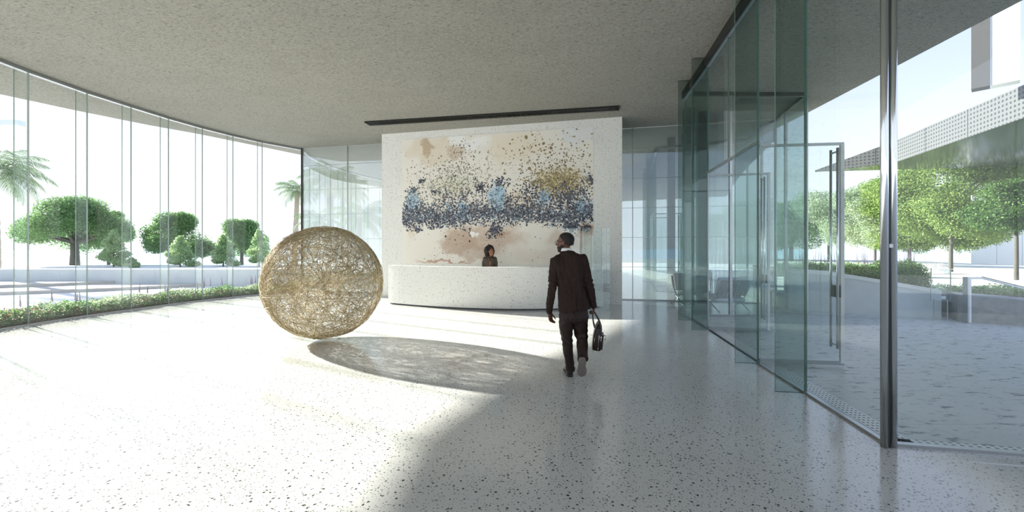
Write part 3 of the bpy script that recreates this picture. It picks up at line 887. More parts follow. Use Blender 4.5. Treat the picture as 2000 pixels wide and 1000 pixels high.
def man():
    k = .006275; X0 = .69; Y0 = 5.05
    def m(px, py, dy=0): return Vector(((px-1000)*k-X0, dy, 1.6-(py-485)*k))
    root = empty('person', (X0, Y0, 0), label='man in dark brown suit and glasses walking away with his head turned left', cat='person')
    # ---- bare body: one continuous surface
    b = MB()
    hc_ = m(1104.5, 474.5, .015); yaw = R(62)
    s = 1.03
    T, hm = head_parts(b, hc_, yaw, s)
    b.caps([m(1106,486,0), m(1107,500,-.01)], [.056,.066], 16)
    b.ell(m(1112,530,0), (.17,.095,.22), None, 20, 14)
    b.ell(m(1119,580,0), (.105,.075,.17), None, 20, 14)
    b.caps([m(1086,513,-.01), m(1080,556,-.035), m(1075,604,.03), m(1075,613,.035)], [.042,.033,.027,.026], 12)
    b.caps([m(1138,507,.0), m(1150,556,-.03), m(1160,592,.02), m(1161,600,.025)], [.042,.033,.027,.026], 12)
    b.caps([m(1108,604,0), m(1107.5,662,.035), m(1117,722,.08)], [.060,.042,.032], 12)
    b.caps([m(1131,604,0), m(1137.5,655,.045), m(1134,692,-.15)], [.060,.042,.032], 12)
    hand(b, m(1075.0,612,.035), (.10,.10,-1), (.55,-.55,0), (.75,.65,0), (.42,.55,.35), .98)
    hand(b, m(1161.5,601,.025), (-.12,.0,-1), (-1,-.1,0), (-.1,1,.0), (1.0,1.25,.8), .92)
    me = bake_remesh(b, .0052, 3, .4, 'man_body', 'skin_dark')
    body = link('body', me, root)
    eyes(root, T, hm, s, Vector((0,0,0)))
    # hair cap (close-cropped) and beard
    hb = MB()
    hb.ell(T((0,-.016,.042)), (.0795*s,.0995*s,.087*s), hm, 96, 72)
    hb.ell(T((0,-.048,.004)), (.066*s,.060*s,.064*s), hm, 72, 54)
    hm_ = hb.mesh('hair', 'hair_short', True)
    bm = bmesh.new(); bm.from_mesh(hm_)
    inv = hm.inverted()
    kill = []
    for v in bm.verts:
        q = (inv @ (v.co-hc_))/s
        if q.y > .066+(.0 if q.z > .06 else -.04) and q.z < .085 or q.z < -.030+max(0, (q.y+.05))*1.1 or (q.y > .02 and q.z < .045): kill.append(v)
    bmesh.ops.delete(bm, geom=kill, context='VERTS'); bm.to_mesh(hm_); bm.free()
    h = link('hair', hm_, root); sol = h.modifiers.new('t', 'SOLIDIFY'); sol.thickness = .006; sol.offset = -1
    bd = MB(); bd.ell(T((0,.066,-.088)), (.032*s,.028*s,.026*s), hm, 16, 12)
    bd.ell(T((0,.040,-.060)), (.0535*s,.0550*s,.0480*s), hm, 24, 16)
    bd.ell(T((0,.018,-.036)), (.0650*s,.046*s,.034*s), hm, 24, 16)
    bd.build('beard', 'hair_short', root, smooth=True)
    gl = MB()
    for sx in (-1, 1):
        pts = [T((sx*.032+.024*cos(a), .106, .004+.017*sin(a))) for a in [2*pi*i/16 for i in range(17)]]
        gl.tube(pts, .0022, 6, cap=False)
        gl.tube([T((sx*.056,.104,.010)), T((sx*.082,.055,.012)), T((sx*.086,-.002,.014)), T((sx*.084,-.020,-.006))], .0022, 6)
    gl.tube([T((-.009,.108,.008)), T((0,.113,.010)), T((.009,.108,.008))], .002, 6)
    gl.build('glasses', 'dark_metal', root, smooth=True)
    # shirt collar
    cr = []
    for z, rx, ry in ((0,.066,.064), (.018,.064,.062), (.040,.060,.058), (.041,.056,.054), (.0,.058,.056)):
        cr.append(ring_ell(m(1106.5,489,-.004)+Vector((0,0,z-.012)), rx, ry, 24, 0, .02))
    MB().ring_loft(cr).build('shirt_collar', 'shirt_white', root, smooth=True)
    # ---- jacket
    j = MB()
    def sec(xl, yl, xr, yr, hd, dy=0, pw=2.3):
        a = m(xl, yl); c = m(xr, yr); mid = (a+c)/2; mid.y = dy
        rx = (c.x-a.x)/2; tilt = (c.z-a.z)/(c.x-a.x)
        return ring_ell(mid, rx, hd, 32, 0, tilt, pw)
    j.ring_loft([sec(1097,492,1118,490,.060,-.005), sec(1091,497,1125,493.5,.080,-.005), sec(1082,502.5,1137,496.5,.098,-.008), sec(1079,509,1143,502,.112,-.010), sec(1080,519,1144,511,.122,-.012),
                 sec(1085,532,1143,524,.128,-.010), sec(1088,549,1142,543,.124,-.006), sec(1089.5,565,1143,560,.120,0), sec(1090,580,1147,577,.126,0),
                 sec(1090.5,596,1151,592,.134,-.004), sec(1091,609.5,1153.5,603,.140,-.006)])
    j.caps([m(1084,511,-.008), m(1081,530,-.02), m(1079.5,556,-.035), m(1077,580,-.012), m(1074.5,600,.022), m(1073.8,609,.032)], [.060,.058,.053,.050,.043,.041], 20)
    j.caps([m(1138,505,-.005), m(1144,528,-.018), m(1150.5,556,-.03), m(1155,575,-.01), m(1159,590,.015), m(1160,597,.022)], [.058,.057,.053,.049,.042,.040], 20)
    jf = bake_remesh(j, .0065, 5, .5, 'jacket', 'suit_wool')
    base = fold_fn(2, .008, 7, 3.0, .9); fine = fold_fn(5, .004, 20, 9, .6)
    elbL = m(1080,552,-.03); elbR = m(1150,553,-.03)
    def jfold(p):
        d = base(p)*1.3+fine(p)*1.4
        # diagonal drapes across the back, and stretch folds at elbows
        back = max(0, min(1, (-p.y-.02)/.06))
        d += back*.012*sin((p.x*26+p.z*9)+2.2*noise.noise(p*5))*max(0, min(1, (p.z-.95)/.2))
        for e in (elbL, elbR):
            dd = (p-e).length
            if dd < .12: d += .011*sin((p.z-e.z)*120+p.x*55)*(1-dd/.12)
        cx = m(1123,560).x + (1.2-p.z)*.02
        if p.y < -.03 and abs(p.x-cx) < .006 and p.z < 1.30: d -= .004       # centre seam
        if p.y < -.03 and 0 < p.x-cx < .006 and p.z < 1.02: d -= .012        # vent
        return d
    nv = len(jf.vertices); co = np.empty(nv*3); jf.vertices.foreach_get('co', co); co = co.reshape(-1, 3)
    no = np.array([v.normal[:] for v in jf.vertices]); dd = np.array([jfold(Vector(c)) for c in co]); co += no*dd[:, None]
    # lower hem cut straight
    jf.vertices.foreach_set('co', co.ravel()); jf.update()
    jk = link('jacket', jf, root)
    # collar of the jacket folded at the nape, cuff buttons
    cc = []
    for z, rx, ry in ((-.028,.098,.088), (-.006,.080,.076), (.014,.070,.069), (.016,.066,.065), (-.02,.070,.066)):
        cc.append(ring_ell(m(1107,492.5,-.006)+Vector((0,0,z)), rx, ry, 28, 0, .06))
    MB().ring_loft(cc).build('jacket_collar', 'suit_wool', root, smooth=True)
    for q in range(3):
        MB().ell(m(1072.0,598+q*3.2,-.022+q*.012), (.005,.004,.005), None, 10, 6).build('cuff_button', 'dark_metal', root, smooth=True)
    # ---- trousers
    t = MB()
    def s2(xl, xr, y, hd, dy, yr=None): return sec(xl, y, xr, y if yr is None else yr, hd, dy, 2.1)
    t.ring_loft([s2(1098,1145,590,.090,-.0), s2(1096,1147.5,604,.104,-.004), s2(1092.5,1150,614,.118,-.006), s2(1092,1150.5,620,.120,-.008), s2(1094,1149,627,.110,-.008), s2(1100,1143,632,.07,0)])
    t.ring_loft([s2(1096,1119.5,608,.095,-.004), s2(1092.5,1120.5,630,.102,0), s2(1094.5,1119.5,645,.090,.018), s2(1096.5,1118.5,658,.080,.030), s2(1099.5,1119,672,.070,.035), s2(1102,1120.5,688,.066,.045), s2(1105,1123,706,.062,.060), s2(1107,1125,721,.062,.075), s2(1108.5,1126,729.5,.066,.085)])
    # rear leg bends back at the knee; sections follow the limb
    def s3(cx, cz_py, dy, rx, ry, nrm):
        c = m(cx, cz_py, dy); nrm = Vector(nrm).normalized(); u = Vector((1,0,0)); w = nrm.cross(u).normalized(); u = w.cross(nrm)
        return [c+u*(rx*cos(2*pi*i/32))+w*(ry*sin(2*pi*i/32)) for i in range(32)]
    t.ring_loft([s3(1133,608,-.004,.080,.092,(0,0,-1)), s3(1133.7,628,.012,.098,.100,(0,.15,-1)), s3(1134.5,642,.035,.090,.092,(0,.2,-1)), s3(1137.5,655,.045,.079,.082,(0,-.2,-1)),
                 s3(1138,666,.010,.068,.074,(0,-.7,-.8)), s3(1137,677,-.045,.064,.066,(-.05,-.9,-.8)), s3(1135.5,688,-.110,.060,.060,(-.05,-1,-.85)), s3(1134.8,697,-.165,.061,.064,(-.05,-1,-.7))])
    tf = fold_fn(9, .008, 9, 4.5, 1.0); tf2 = fold_fn(4, .005, 22, 14, .8)
    kL = m(1107,662,.03); kR = m(1137,655,.05); aL = m(1117,722,.08); cr_ = m(1119,628,0)
    def tfold(p):
        d = tf(p)*.8+tf2(p)*.8+.002
        for c, rr, fq, am in ((kL,.14,85,.008), (kR,.15,75,.011), (aL,.12,95,.006), (cr_,.13,75,.007)):
            dd = (p-c).length
            if dd < rr: d += am*sin((p.z-c.z)*fq+(p.x-c.x)*55+2*noise.noise(p*9))*(1-dd/rr)
        return d
    tm = bake_remesh(t, .0065, 5, .5, 'trousers', 'trouser_wool', tfold)
    link('trousers', tm, root)
    # ---- shoes: sole outline lofted; planted left, toe-standing right
    def shoe(origin, fwd, up, L=.295, ws=1.0, hk=.085):
        f = Vector(fwd).normalized(); u = Vector(up); u = (u-f*u.dot(f)).normalized(); r_ = f.cross(u); o = Vector(origin)
        P = lambda a, b_, c: o+f*a+r_*b_+u*c
        K_ = [(.0,.014), (.012,.025), (.03,.031), (.06,.034), (.11,.031), (.16,.037), (.21,.045), (.25,.041), (.28,.027), (.290,.017), (.295,.006)]
        W = []
        for i in range(len(K_)-1):
            for q in (0, .34, .67):
                W.append(((K_[i][0]+(K_[i+1][0]-K_[i][0])*q)*L/.295, (K_[i][1]+(K_[i+1][1]-K_[i][1])*q)*ws))
        W.append((L, .006*ws))
        so = MB(); rings = []
        for a, w in W:
            th = .026 if a < .075 else .012
            rings.append([P(a, x*w, z) for x, z in ((-1,0), (-.5,0), (0,0), (.5,0), (1,0), (1,.5*.012), (1,.022), (0,.022), (-1,.022), (-1,.006))])
        so.ring_loft(rings)
        hl = [[P(a, x*w, z) for x, z in ((-1,-.018), (1,-.018), (1,.002), (-1,.002))] for a, w in ((.0,.016*ws), (.012,.026*ws), (.03,.032*ws), (.05,.035*ws), (.082,.034*ws))]
        so.ring_loft(hl)
        up_ = MB(); ur = []
        for a, w, hgt in ((.004,.020,hk), (.03,.032,hk+.004), (.07,.035,hk+.004), (.11,.033,min(.078,hk+.01)), (.16,.037,.060), (.21,.042,.048), (.25,.038,.042), (.276,.026,.034), (L-.004,.008,.026)):
            ur.append([P(a*L/.295 if a < .28 else a, w*ws*cos(pi*i/10), .018+hgt*sin(pi*i/10)*.9) for i in range(11)])
        up_.ring_loft(ur)
        return so, up_
    so, up_ = shoe(m(1116,0,0)*Vector((1,0,0)).x if False else Vector((m(1116,0).x, .03, .018)), (-.06,1,0), (0,0,1), .30, 1.15)
    sh = up_.build('shoe', 'shoe_leather', root, smooth=True); so.build('sole', 'shoe_leather', sh)
    fw = Vector((.022, .185, -.28)); o2 = Vector((m(1134.5,0).x*.965-.010, -.235, .305))
    so, up_ = shoe(o2, fw, (0,.7,.7), .325, 1.28, .045)
    sh = up_.build('shoe', 'shoe_leather', root, smooth=True, label='raised right shoe showing its worn grey sole'); so.build('sole', 'shoe_sole', sh)
    # ---- bag in the right hand
    bx, by = m(1169,0).x+X0, Y0+.03
    bag = empty('briefcase', (bx, by, .525), R(-11), label='shiny dark brown leather briefcase hanging from the man\'s right hand', cat='bag')
    tl = Matrix.Rotation(R(6), 4, 'Y')
    Tb = lambda p: tl @ Vector(p)
    w = MB(); rings = []
    for z, hx, hy in ((-.165,.050,.160), (-.155,.058,.170), (-.10,.060,.173), (0,.056,.170), (.08,.046,.162), (.135,.030,.148), (.155,.016,.130), (.160,.008,.120)):
        rings.append([Tb(p) for p in ring_ell((0,0,z), hx, hy, 36, 0, 0, 4.5)])
    # build from rings with slight creases
    w.ring_loft(rings); bme = w.mesh('bag_body', 'bag_leather', True)
    bo = link('bag_body', bme, bag); sb = bo.modifiers.new('s', 'SUBSURF'); sb.levels = 1; sb.render_levels = 2
    pk = MB(); pk.ring_loft([[Tb(p) for p in ring_ell((.058,0,z), .016, .13, 24, 0, 0, 5)] for z in (-.145,-.13,.0,.02)]); pk.build('front_pocket', 'bag_leather', bag, smooth=True)
    MB().tube([Tb((.012,-.150,.140)), Tb((.014,-.172,.08)), Tb((.016,-.182,-.02)), Tb((.016,-.178,-.12))], .0035, 6).build('zip', 'zip_metal', bag, smooth=True)
    MB().tube([Tb((-.030,-.166,.06)), Tb((-.034,-.180,-.03)), Tb((-.034,-.174,-.13))], .0022, 6).build('zip', 'zip_metal', bag, smooth=True)
    for sz_, ps_ in (((.008,.004,.032),(.040,-.186,-.015)), ((.006,.004,.026),(.016,-.186,-.125)), ((.018,.006,.018),(.040,-.182,.015))):
        MB().box((0,0,0), sz_, M4=Matrix.Translation(Tb(ps_))).build('zip_pull', 'zip_metal', bag)
    gu = MB(); gu.ring_loft([[Tb(p) for p in ring_ell((.002,-.172,z), hx, .008, 12, 0, 0, 3)] for z, hx in ((-.15,.045), (0,.043), (.09,.030), (.13,.018))]); gu.build('gusset', 'bag_leather', bag, smooth=True)
    ht_ = (m(1161,609.5).x+X0-bx, .0, m(1161,609.5).z-.525)
    for sx in (-1, 1):
        st = Tb((sx*.042, -.09, .09)); en = Tb((sx*.042, .09, .09))
        pts = []
        for i in range(17):
            u_ = i/16
            if u_ < .4: q = u_/.4; p = st.lerp(Vector((ht_[0]+sx*.004, -.035, ht_[2])), q); p.x += sx*.012*sin(pi*q)
            elif u_ > .6: q = (1-u_)/.4; p = en.lerp(Vector((ht_[0]+sx*.004, .035, ht_[2])), q); p.x += sx*.012*sin(pi*q)
            else: q = (u_-.4)/.2; p = Vector((ht_[0]+sx*.004, -.035+.07*q, ht_[2]+.012*sin(pi*q)))
            pts.append(p)
        MB().caps(pts, .0075, 10).build('handle', 'bag_leather', bag, smooth=True)
        for yy in (-.09, .09):
            MB().box((0,0,0), (.008,.022,.035), M4=Matrix.Translation(Tb((sx*.043, yy, .085)))).build('handle_loop', 'zip_metal', bag)
    MB().tube([Tb((.070,-.12,.03)), Tb((.092,-.13,.032)), Tb((.095,-.13,.0)), Tb((.085,-.125,-.03))], .005, 8).build('strap_ring', 'zip_metal', bag, smooth=True)
man()

def woman():
    Y = 11.75; kx = Y/800
    X0 = (957.5-1000)*kx
    root = empty('person', (X0, Y, 0), label='smiling woman with dark curly hair in a dark brown dress behind the reception desk', cat='person')
    b = MB(); s = 1.10
    hc_ = Vector((.0, 0, 1.505)); yaw = R(180+38)
    T, hm = head_parts(b, hc_, yaw, s, 0, True)
    b.caps([(-.005,.01,1.43), (-.01,.015,1.34)], [.046,.055], 14)
    b.ell((-.01,.02,1.20), (.155,.085,.19), None, 20, 14)
    b.ell((-.01,.02,.98), (.13,.085,.17), None, 20, 14)
    b.caps([(-.16,.02,1.31), (-.185,.03,1.06), (-.06,-.13,1.03)], [.038,.032,.024], 12)
    b.caps([(.14,.02,1.31), (.165,.02,1.06), (.05,-.15,1.06)], [.038,.032,.024], 12)
    hand(b, (-.06,-.13,1.03), (1,-.25,.05), (0,1,0), (0,.1,1), (.3,.4,.3), .9)
    hand(b, (.05,-.15,1.06), (-1,-.1,-.05), (0,1,0), (0,.1,1), (.3,.4,.3), .9)
    for sx in (-1, 1): b.caps([(sx*.075,.02,.90), (sx*.08,.0,.50), (sx*.085,.03,.07)], [.085,.052,.034], 12); b.caps([(sx*.085,.04,.035), (sx*.09,-.12,.025)], [.033,.024], 10)
    link('body', bake_remesh(b, .006, 3, .4, 'woman_body', 'skin_brown'), root)
    eyes(root, T, hm, s, Vector((0,0,0)))
    MB().ell(T((0,.1005,-.0585)), (.019*s,.006*s,.0045*s), hm, 12, 8).build('smile', 'teeth', root, smooth=True)
    lp = MB(); lp.ell(T((0,.100,-.066)), (.019*s,.007*s,.0035*s), hm, 12, 8); lp.ell(T((0,.101,-.0515)), (.020*s,.006*s,.003*s), hm, 12, 8)
    lp.build('lips', 'lip', root, smooth=True)
    for sx in (-1, 1): MB().caps([T((sx*.044,.090,.026)), T((sx*.028,.099,.031)), T((sx*.014,.101,.027))], .0035*s, 8).build('eyebrow', 'hair_black', root, smooth=True)
    # curly hair: many small curls round the head
    hb = MB(); r = random.Random(3)
    hb.ell(T((0,-.030,.045)), (.098*s,.105*s,.098*s), hm, 20, 14)
    for i in range(420):
        a = r.uniform(-pi, pi); el = r.uniform(-1.15, 1.5)
        d = Vector((sin(a)*cos(el), -cos(a)*cos(el), sin(el)))
        if d.y > .42 and d.z < .60: continue
        drop = max(0, -d.z)
        p = Vector((d.x*(.108+.02*drop), -.028+d.y*.108, .030+d.z*(.105 if d.z > 0 else .165)))
        if p.y > .055 and p.z < .055 and abs(p.x) < .075: continue
        rr = r.uniform(.014,.030); p = p*(1+r.uniform(-.06,.16))
        hb.ell(T(p), (rr*s, rr*s, rr*s*1.15), hm, 8, 6)
    hb.build('hair', 'hair_black', root, smooth=True)
    # dress
    d = MB()
    d.ring_loft([ring_ell((-.008,.015,z), rx, ry, 28, 0, 0, 2.2) for z, rx, ry in ((1.365,.075,.060), (1.345,.125,.075), (1.315,.165,.090), (1.26,.170,.104), (1.20,.160,.115), (1.10,.142,.105), (1.02,.140,.100), (.92,.165,.115), (.80,.180,.125), (.60,.175,.125), (.48,.170,.12))])
    d.caps([(-.155,.02,1.310), (-.188,.03,1.18), (-.192,.03,1.06), (-.115,-.07,1.035)], [.052,.050,.047,.040], 16)
    d.caps([(.138,.02,1.310), (.168,.02,1.18), (.172,.02,1.06), (.11,-.07,1.045)], [.052,.050,.047,.040], 16)
    link('dress', bake_remesh(d, .0075, 4, .5, 'dress', 'dress', fold_fn(12, .008, 12, 6, .7)), root)
    ne = MB(); ne.tube([(-.070,-.060,1.352), (-.052,-.095,1.30), (-.015,-.122,1.20), (.0,-.124,1.16), (.012,-.122,1.20), (.045,-.095,1.30), (.052,-.060,1.352)], .0045, 6)
    ne.ell((0,-.128,1.15), (.012,.006,.018), None, 10, 8)
    ne.build('necklace', 'gold', root, smooth=True)
woman()
# ------------------------------------------------------------------ lounge furniture
def lounge_chair(loc, rz, label):
    root = empty('lounge_chair', (loc[0], loc[1], 0), rz, label=label, cat='chair', group='strapped lounge chairs with crossed steel legs')
    W = .84
    # local: sitter faces +Y; back at -Y
    for sx in (-1, 1):
        x = sx*W/2
        f = MB()
        back = [(x, .36, .0), (x, .20, .10), (x, .02, .20), (x, -.16, .37), (x, -.30, .60), (x, -.36, .80)]
        seat = [(x, -.38, .0), (x, -.24, .075), (x, -.04, .19), (x, .16, .28), (x, .34, .33)]
        for pts in (back, seat):
            for a, b in zip(pts[:-1], pts[1:]): pass
            sm = []
            P = [Vector(p) for p in pts]
            for i in range(len(P)-1):
                p0 = P[max(i-1, 0)]; p1 = P[i]; p2 = P[i+1]; p3 = P[min(i+2, len(P)-1)]
                for t in (0, .25, .5, .75):
                    sm.append(.5*((2*p1)+(-p0+p2)*t+(2*p0-5*p1+4*p2-p3)*t*t+(-p0+3*p1-3*p2+p3)*t**3))
            sm.append(P[-1])
            f.tube(sm, .018, 8, flat=.45, up=(1,0,0))
        f.build('side_frame', 'chrome', root, smooth=True)
    for y, z in ((-.36,.79), (-.19,.40), (.33,.325)): MB().tube([(-W/2, y, z), (W/2, y, z)], .010, 8).build('cross_rail', 'chrome', root, smooth=True)
    n = 8
    for i in range(n):
        x = -W/2+.06+(W-.12)*i/(n-1)
        MB().tube([(x,-.385,.80), (x,-.365,.70), (x,-.30,.55), (x,-.20,.385)], .026, 6, flat=.14, up=(1,0,0)).build('back_strap', 'strap_leather', root)
    def cushion(name, L, T_, M4):
        b = MB(); b.box((0,0,0), (W-.02, L, T_), M4=M4)
        o = b.build(name, 'cushion_white', root, bevel=.03)
        for i in range(1, 5):
            for j_ in range(1, 4):
                p = M4 @ Vector((-W/2+W*i/5, -L/2+L*j_/4, T_/2+.002)); MB().ell(p, (.011,.011,.008), None, 8, 6).build('button', 'strap_leather', o, smooth=True)
    cushion('seat_cushion', .56, .10, Matrix.Translation((0,.06,.325)) @ Matrix.Rotation(R(9), 4, 'X'))
    cushion('back_cushion', .50, .09, Matrix.Translation((0,-.22,.63)) @ Matrix.Rotation(R(108), 4, 'X') @ Matrix.Rotation(pi, 4, 'Y'))
    return root
lounge_chair((5.50, 10.55), R(8), 'pale lounge chair with back straps and crossed steel legs, its back turned to us')
lounge_chair((5.15, 11.75), R(185), 'pale cushioned lounge chair facing us behind the strapped-back one')

# dark stone pillars in the lounge
for x, y, w, lab in ((4.72, 10.95, .24, 'slim dark stone pillar nearest the reception wall'), (5.22, 11.25, .26, 'slim dark stone pillar beside the pale lounge chairs')):
    p = empty('pillar', (x, y, 0), R(-12), label=lab, cat='pillar', group='dark stone pillars in the lounge')
    MB().box((0,0,H/2), (w,w,H-.01)).build('shaft', 'dark_stone', p, bevel=.006)
    MB().box((0,0,.05), (w+.01,w+.01,.1)).build('base_trim', 'steel', p)

# ------------------------------------------------------------------ foliage helpers
def leaf_cloud(blobs, n, size, seed, mat, droop=.2, shell=.78, name='foliage'):
    r = np.random.RandomState(seed)
    B = np.array([list(b[:3])+list(b[3:6]) for b in blobs], float)
    wt = (B[:, 3]*B[:, 4]+B[:, 4]*B[:, 5]+B[:, 3]*B[:, 5]); wt /= wt.sum()
    ix = r.choice(len(B), n, p=wt)
    d = r.normal(size=(n, 3)); d /= np.linalg.norm(d, axis=1)[:, None]
    rr = shell+(1-shell)*r.rand(n)**.5; rr *= np.where(r.rand(n) < .12, r.uniform(.9, 1.12, n), 1)
    rr = np.where(r.rand(n) < .15, rr*r.uniform(.3, 1, n), rr)
    # clumps: pull the leaves towards a few hundred twig centres
    P = B[ix, :3]+d*B[ix, 3:6]*rr[:, None]
    K = max(20, n//60); cen = P[r.choice(n, K)]
    g = r.randint(0, K, n); 
    # nearest of a few random twigs
    best = np.full(n, 1e9); bi = g.copy()
    for t in range(10):
        c = r.randint(0, K, n); dd = ((P-cen[c])**2).sum(1); s_ = dd < best; best[s_] = dd[s_]; bi[s_] = c[s_]
    P = P*.68+cen[bi]*.32
    nn = d*.7+r.normal(size=(n, 3))*.55+np.array([0,0,.35]); nn /= np.linalg.norm(nn, axis=1)[:, None]
    t = np.cross(nn, r.normal(size=(n, 3))); t /= np.linalg.norm(t, axis=1)[:, None]; t[:, 2] -= droop; b = np.cross(nn, t); b /= np.linalg.norm(b, axis=1)[:, None]
    s = size*r.uniform(.6, 1.3, n)[:, None]
    V = np.stack([P-t*s*.5, P+b*s*.27, P+t*s*.5, P-b*s*.27], axis=1).reshape(-1, 3)
    return arr_mesh(name, V, np.arange(4*n).reshape(-1, 4), mat)

def trunk_mb(blobs, h0, r0, seed, lean=(0,0), nb=None):
    r = random.Random(seed); mb = MB()
    top = Vector((lean[0], lean[1], h0))
    mb.tube([(0,0,-.35), (0,0,0), (lean[0]*.4+.01, lean[1]*.4, h0*.5), top], [r0*1.25, r0*1.1, r0*.9, r0*.78], 12)
    bs = blobs if nb is None else r.sample(blobs, nb)
    for q in bs:
        c = Vector(q[:3]); mid = top.lerp(c, .5)+Vector((r.uniform(-.1,.1), r.uniform(-.1,.1), -.08*(c-top).length))
        end = c+Vector((0,0,q[5]*.2))
        mb.tube([top-Vector((0,0,r.uniform(0,.15)*h0)), mid, end], [r0*.45, r0*.28, r0*.10], 7)
        for _ in range(3):
            d = Vector((r.uniform(-1,1), r.uniform(-1,1), r.uniform(-.1,1)))
            e = c+Vector((d.x*q[3]*.8, d.y*q[4]*.8, d.z*q[5]*.8)); st = mid.lerp(end, r.uniform(.2,.9))
            mb.tube([st, st.lerp(e, .5)+Vector((0,0,.05)), e], [r0*.16, r0*.10, r0*.03], 5)
    return mb

def umbrella_blobs(w, z0, z1, seed, n=13):
    """wide domed crown made of rounded masses"""
    r = random.Random(seed); B = []; Hc = z1-z0
    for i in range(n):
        a = 2*pi*i/n*1.0+r.uniform(-.2,.2); q = (.62 if i % 3 else .28)*w
        bx, by = q*cos(a), q*sin(a)
        rad = w*r.uniform(.26,.35)
        z = (z0+Hc*r.uniform(.14,.56)) if i % 3 else z1-rad*.5-.04*Hc
        B.append((bx, by, z, rad, rad, min(rad*.85, Hc*.45)))
    B.append((0, 0, z1-Hc*.32, w*.45, w*.45, Hc*.30))
    return B
def cone_blobs(w, z0, z1, seed, n=12):
    r = random.Random(seed); B = []
    for i in range(n):
        f = i/(n-1); z = z0+(z1-z0)*f; q = w*(1-f)**.7*.6; a = i*2.4
        rad = w*(.42-.22*f); B.append((q*cos(a), q*sin(a), z, rad, rad, rad*.55))
    return B
def round_blobs(w, z0, z1, seed, n=34):
    r = random.Random(seed); B = []; zc = (z0+z1)/2; hz = (z1-z0)/2
    for i in range(n):
        while True:
            d = Vector((r.uniform(-1,1), r.uniform(-1,1), r.uniform(-1,1)))
            if .3 < d.length < 1: break
        rad = w*r.uniform(.17,.28); B.append((d.x*w*.76, d.y*w*.72, zc+d.z*hz*.92, rad, rad, rad*.55))
    return B

def tree(px, py, Y, blobs_fn, w, top_py, z0f, leaves, size, mat, label, r0=.16, seed=1, group=None, name='tree', trunkf=.55, lean=(0,0), nb=None):
    """px,py: where its foot meets the ground in the photograph, at distance Y"""
    X = (px-1000)/800*Y; z = CAMZ-(py-485)/800*Y; top = CAMZ+(485-top_py)/800*Y-z
    root = empty(name, (X, Y, z), random.Random(seed).uniform(-.4,.4), label=label, cat='tree', group=group)
    bl = blobs_fn(w, top*z0f, top, seed)
    if blobs_fn is round_blobs: r0 *= .62
    trunk_mb(bl, top*trunkf, r0, seed, lean, nb).build('trunk', 'bark', root, smooth=True)
    link('foliage', leaf_cloud(bl, leaves, size, seed, mat), root)
    return root
# left of the room, beyond the low wall
G1 = 'umbrella trees beyond the low wall on the left'
tree(146, 522, 46, umbrella_blobs, 5.9, 389, .22, 49400, 0.204, 'leaf_mid', 'widest umbrella tree with a thick grey trunk, leftmost beyond the low wall', .42, 3, G1, trunkf=.40)
tree(346, 522, 48, umbrella_blobs, 4.1, 417, .18, 30400, 0.204, 'leaf_mid', 'round umbrella tree between two broad glass panes left of centre', .25, 8, G1, trunkf=.42)
tree(472, 522, 50, umbrella_blobs, 3.6, 430, .20, 26600, 0.204, 'leaf_mid', 'umbrella tree with a bare straight trunk just left of the wire ball', .20, 12, G1, trunkf=.50)
tree(212, 521, 50, umbrella_blobs, 2.9, 412, .22, 17100, 0.204, 'leaf_mid', 'smaller umbrella tree touching the right side of the widest tree', .16, 15, G1)
G2 = 'light green young trees beyond the low wall on the left'
tree(222, 521, 42, cone_blobs, 1.75, 452, .12, 9880, 0.163, 'leaf_light', 'light green young tree under the right edge of the widest tree', .07, 21, G2, trunkf=.6)
tree(352, 521, 42, cone_blobs, 1.75, 462, .10, 8740, 0.163, 'leaf_light', 'light green young tree in front of the round umbrella tree', .07, 22, G2, trunkf=.6)
tree(436, 521, 43, cone_blobs, 1.6, 458, .10, 7980, 0.163, 'leaf_light', 'light green young tree left of the bare straight trunk', .07, 23, G2, trunkf=.6)
tree(506, 521, 43, cone_blobs, 1.6, 450, .10, 7980, 0.163, 'leaf_light', 'light green young tree at the left edge of the wire ball', .07, 24, G2, trunkf=.6)
tree(257, 522, 40, cone_blobs, .9, 503, .05, 2850, 0.136, 'leaf_light', 'low pale bush right of the first light green young tree', .04, 25, G2, trunkf=.6)

